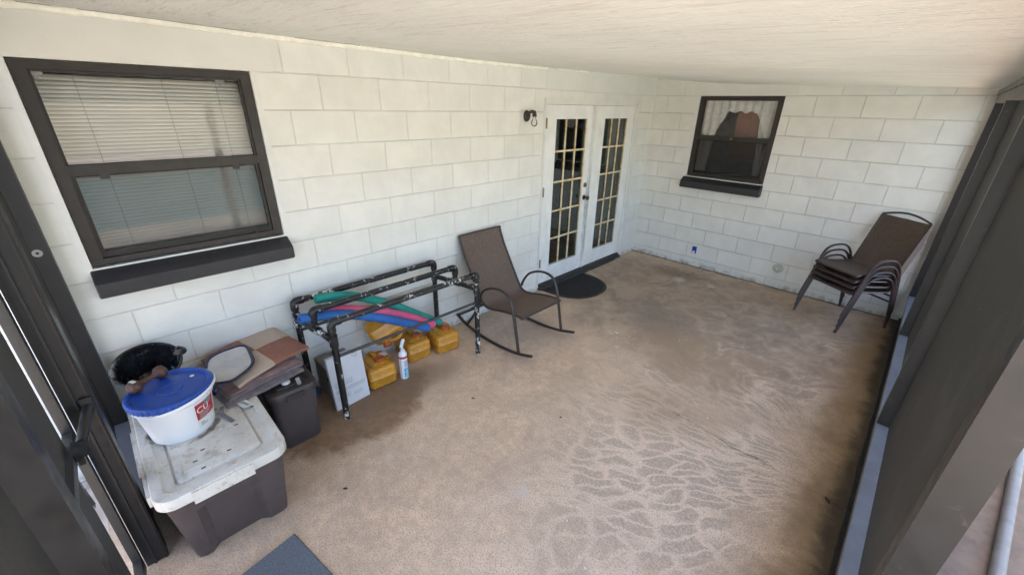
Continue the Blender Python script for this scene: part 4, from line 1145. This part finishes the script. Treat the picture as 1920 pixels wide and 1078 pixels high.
p1 = pad('seat_pad', 'lowest grey mauve seat pad of the pile, with strap and white tag', .05, .53, -5.44, -5.01, .475, .018, m_pad, R(10), lambda u, v: -.004 + .010 * v, G, seed=1)
p2 = pad('seat_pad', 'grey mauve seat pad in the middle of the pile', .03, .495, -5.43, -5.005, .494, .018, m_pad, R(12), lambda u, v: .010 * math.sin(v * 3), G, seed=5)
p3 = pad('seat_pad', 'dusty rose folded seat pad just under the terracotta one', .02, .475, -5.41, -4.99, .514, .020, m_pad2, R(11), lambda u, v: .012 * math.sin(v * 3) - .012 * (u > .8), G, seed=9)
p4 = pad('seat_pad', 'terracotta and cream patchwork seat pad on top of the pile', .0, .44, -5.37, -4.93, .537, .022, m_quilt, R(12), lambda u, v: .022 * math.sin(v * 2.6) + .010 * v + .030 * max(0, v - .72) * (1 - u) * 2 - .02 * max(0, .3 - v), G, uv=True, seed=13)
b = B(); sheet(b, lambda u, v: (.548 + .004 * math.sin(v * 4) + .012 * v, -5.045 + .022 * u + .012 * v, .470 - .125 * v), 2, 10, .002); obj('strap', b, m_strap, p1, smooth=60)
b = B(); sheet(b, lambda u, v: (.53 + .085 * u, -5.365 + .05 * v + .03 * u, .4585 + .004 * math.sin(u * 5)), 8, 4, .0008); obj('care_tag', b, m_paper, p1, smooth=60)
b = B(); sheet(b, lambda u, v: (.553 + .045 * u, -5.345 + .012 * v + .03 * u, .4605 + .004 * math.sin(u * 5)), 6, 1, .0004); obj('tag_printing', b, m_ink, p1, smooth=60)
b = B(); sheet(b, lambda u, v: (.52 + .17 * u, -5.425 + .02 * v - .015 * math.sin(u * 4), .4585 + .010 * abs(math.sin(u * 7)) * (1 - u)), 14, 2, .002); obj('tie', b, m_ink, p1, smooth=60)
b = B(); box(b, .675, .725, -5.440, -5.417, .4535, .4555); obj('care_tag', b, m_paper, p1)

nt = thing('skimmer_net', 'flat pool skimmer net with dark frame lying on the pile of pads', 'pool net', (0, 0, 0))
nc = [(.43, -5.455, .570), (.155, -5.385, .586), (.14, -5.172, .590), (.415, -5.200, .578), (.49, -5.335, .568)]
loop = []
nn = len(nc)
Pn = [Vector(p) for p in nc]
for i in range(nn):
    a_, b__, c_ = Pn[i - 1], Pn[i], Pn[(i + 1) % nn]
    q = (.075, .085, .085, .075, .03)[i]
    p1_ = b__ + (a_ - b__).normalized() * q; p2_ = b__ + (c_ - b__).normalized() * q
    for k in range(7):
        t = k / 6; loop.append((1-t)**2 * p1_ + 2*t*(1-t) * b__ + t*t * p2_)
b = B(); tube(b, loop + [loop[0]], .0068, 8, r2=.010, side=(0, 0, 1)); obj('frame', b, m_navy, nt, smooth=60)
cN = sum(loop, Vector()) / len(loop)
b = B(); rings = []
for k in (1., .8, .6, .4, .2):
    rings.append([cN + (p - cN) * k + Vector((0, 0, -.004 * (1 - k * k) + .004 * noise.noise(p * 22 * k))) for p in loop])
loft(b, rings, cap0=False); obj('mesh', b, m_net, nt, smooth=70)
sp = (Vector(nc[0]) + Vector(nc[4])) / 2 + Vector((.0, 0, -.002)); dn = Vector((.85, -.5, -.16)).normalized()
b = B(); tube(b, [sp, sp + dn * .075], .014, 14, hole=.7); obj('handle_socket', b, m_navy, nt, smooth=60)
b = B(); tube(b, [Vector(nc[0]) + Vector((.02, .035, 0)), sp + dn * .03], .007, 8); tube(b, [Vector(nc[4]) + Vector((-.005, -.04, 0)), sp + dn * .03], .007, 8); obj('yoke', b, m_navy, nt, smooth=60)

# ------------------------------------------------------------------ small things
b = B(); lathe(b, [(0, 0), (.06, .0), (.07, .02), (.05, .05), (.02, .07), (0, .072)], 18)
for v in b.verts: v.co += .022 * noise.noise_vector(v.co * 28); v.co.z = max(.001, v.co.z)
rgo = obj('cloth_rag', b, m_rag, loc=(.12, -4.86, 0), smooth=60); tag(rgo, 'crumpled dark blue cloth on the floor between bin and box', 'cloth')

def leaf_bm(L):
    b = B()
    sheet(b, lambda u, v: ((u - .5) * L, (v - .5) * L * .55 * math.sin(math.pi * min(.98, max(.02, u))), .003 + .25 * L * (v - .5) ** 2 + .1 * L * math.sin(u * 3)), 8, 4, .0006); return b
for px, py, rz_, L, lb in ((.98, -4.03, 20, .026, 'small brown leaf on bare floor in front of the spray can'),
                           (1.56, -3.72, 80, .024, 'small brown leaf near the middle of the floor'),
                           (1.08, -5.05, 50, .028, 'small brown leaf lying beyond the corner of the carpet mat'),
                           (1.17, -.43, 10, .022, 'small dark leaf near the back wall below the window'),
                           (3.02, -3.17, 120, .05, 'dark curled leaf against the foot of the screen wall')):
    o = obj('dry_leaf', leaf_bm(L), m_leaf, loc=(px, py, .0), rot=(0, 0, R(rz_)), smooth=60); tag(o, lb, 'leaf', 'dry leaves on the porch floor')
b = B(); random.seed(11)
for i in range(26):
    cx, cy = (1.30, -2.42) if i < 18 else (random.uniform(.8, 2.6), random.uniform(-5, -1.5))
    x = cx + random.gauss(0, .09); y = cy + random.gauss(0, .07); s_ = random.uniform(.003, .010) * (2.6 if i == 0 else 1)
    vs = [b.verts.new((x + s_ * random.uniform(.6, 1.2) * math.cos(k * 1.05), y + s_ * random.uniform(.6, 1.2) * math.sin(k * 1.05), .0012)) for k in range(6)]; b.faces.new(vs)
o = obj('paint_flakes', b, m_flake, smooth=0); o['kind'] = 'stuff'; o['label'] = 'white paint flakes scattered on the porch floor'

b = B(); tube(b, [(3.90, -.8, .032), (3.80, -2.02, .032), (3.665, -3.08, .032), (3.56, -3.9, .032)], .027, 16)
o = obj('white_pipe', b, m_pvc, smooth=60); tag(o, 'white plastic pipe lying on the patio outside the screen wall', 'pipe')

# ------------------------------------------------------------------ light
w = bpy.data.worlds.new('World'); scene.world = w; w.use_nodes = True
nt_ = w.node_tree; bg = nt_.nodes['Background']; sky = nt_.nodes.new('ShaderNodeTexSky')
sky.sky_type = 'NISHITA'; sky.sun_disc = False; sky.sun_elevation = R(75); sky.sun_rotation = R(-80); sky.air_density = 1.0; sky.dust_density = 3.0; sky.ozone_density = 1.2
nt_.links.new(sky.outputs[0], bg.inputs[0]); bg.inputs[1].default_value = .145
sun = bpy.data.lights.new('sun', 'SUN'); sun.energy = 3.3; sun.angle = R(.53); sun.color = (1, .95, .87)
so = bpy.data.objects.new('sun', sun); C.objects.link(so)
el = R(75); az = R(170)     # from the house side, so the porch stays in the shade of its roof
dirv = Vector((math.cos(el) * math.cos(az), math.cos(el) * math.sin(az), math.sin(el)))
so.rotation_euler = dirv.to_track_quat('Z', 'Y').to_euler(); so.location = (-6, -2, 12)

# ------------------------------------------------------------------ camera (solved from the block courses)
cam = bpy.data.cameras.new('camera'); co = bpy.data.objects.new('camera', cam); C.objects.link(co); scene.camera = co
cam.sensor_fit = 'HORIZONTAL'; cam.sensor_width = 36; cam.lens = 769.405 / 1920 * 36; cam.clip_start = .02; cam.clip_end = 900
r0 = Vector((.70883829, .70514055, .01803002)); r1 = Vector((.29716337, -.27534451, -.91426437)); r2 = Vector((-.63972041, .65342345, -.40471667))
mw = Matrix(((r0.x, -r1.x, -r2.x, 2.8853), (r0.y, -r1.y, -r2.y, -5.5856), (r0.z, -r1.z, -r2.z, 1.9881), (0, 0, 0, 1)))
co.matrix_world = mw

scene.view_settings.view_transform = 'Standard'; scene.view_settings.look = 'None'
scene.view_settings.exposure = 3.0; scene.view_settings.gamma = 1
scene.render.engine = 'CYCLES'
scene.cycles.use_denoising = True
scene.cycles.max_bounces = 10; scene.cycles.diffuse_bounces = 6; scene.cycles.transparent_max_bounces = 24; scene.cycles.glossy_bounces = 4
scene.cycles.caustics_reflective = False; scene.cycles.caustics_refractive = False
scene.cycles.sample_clamp_indirect = 8
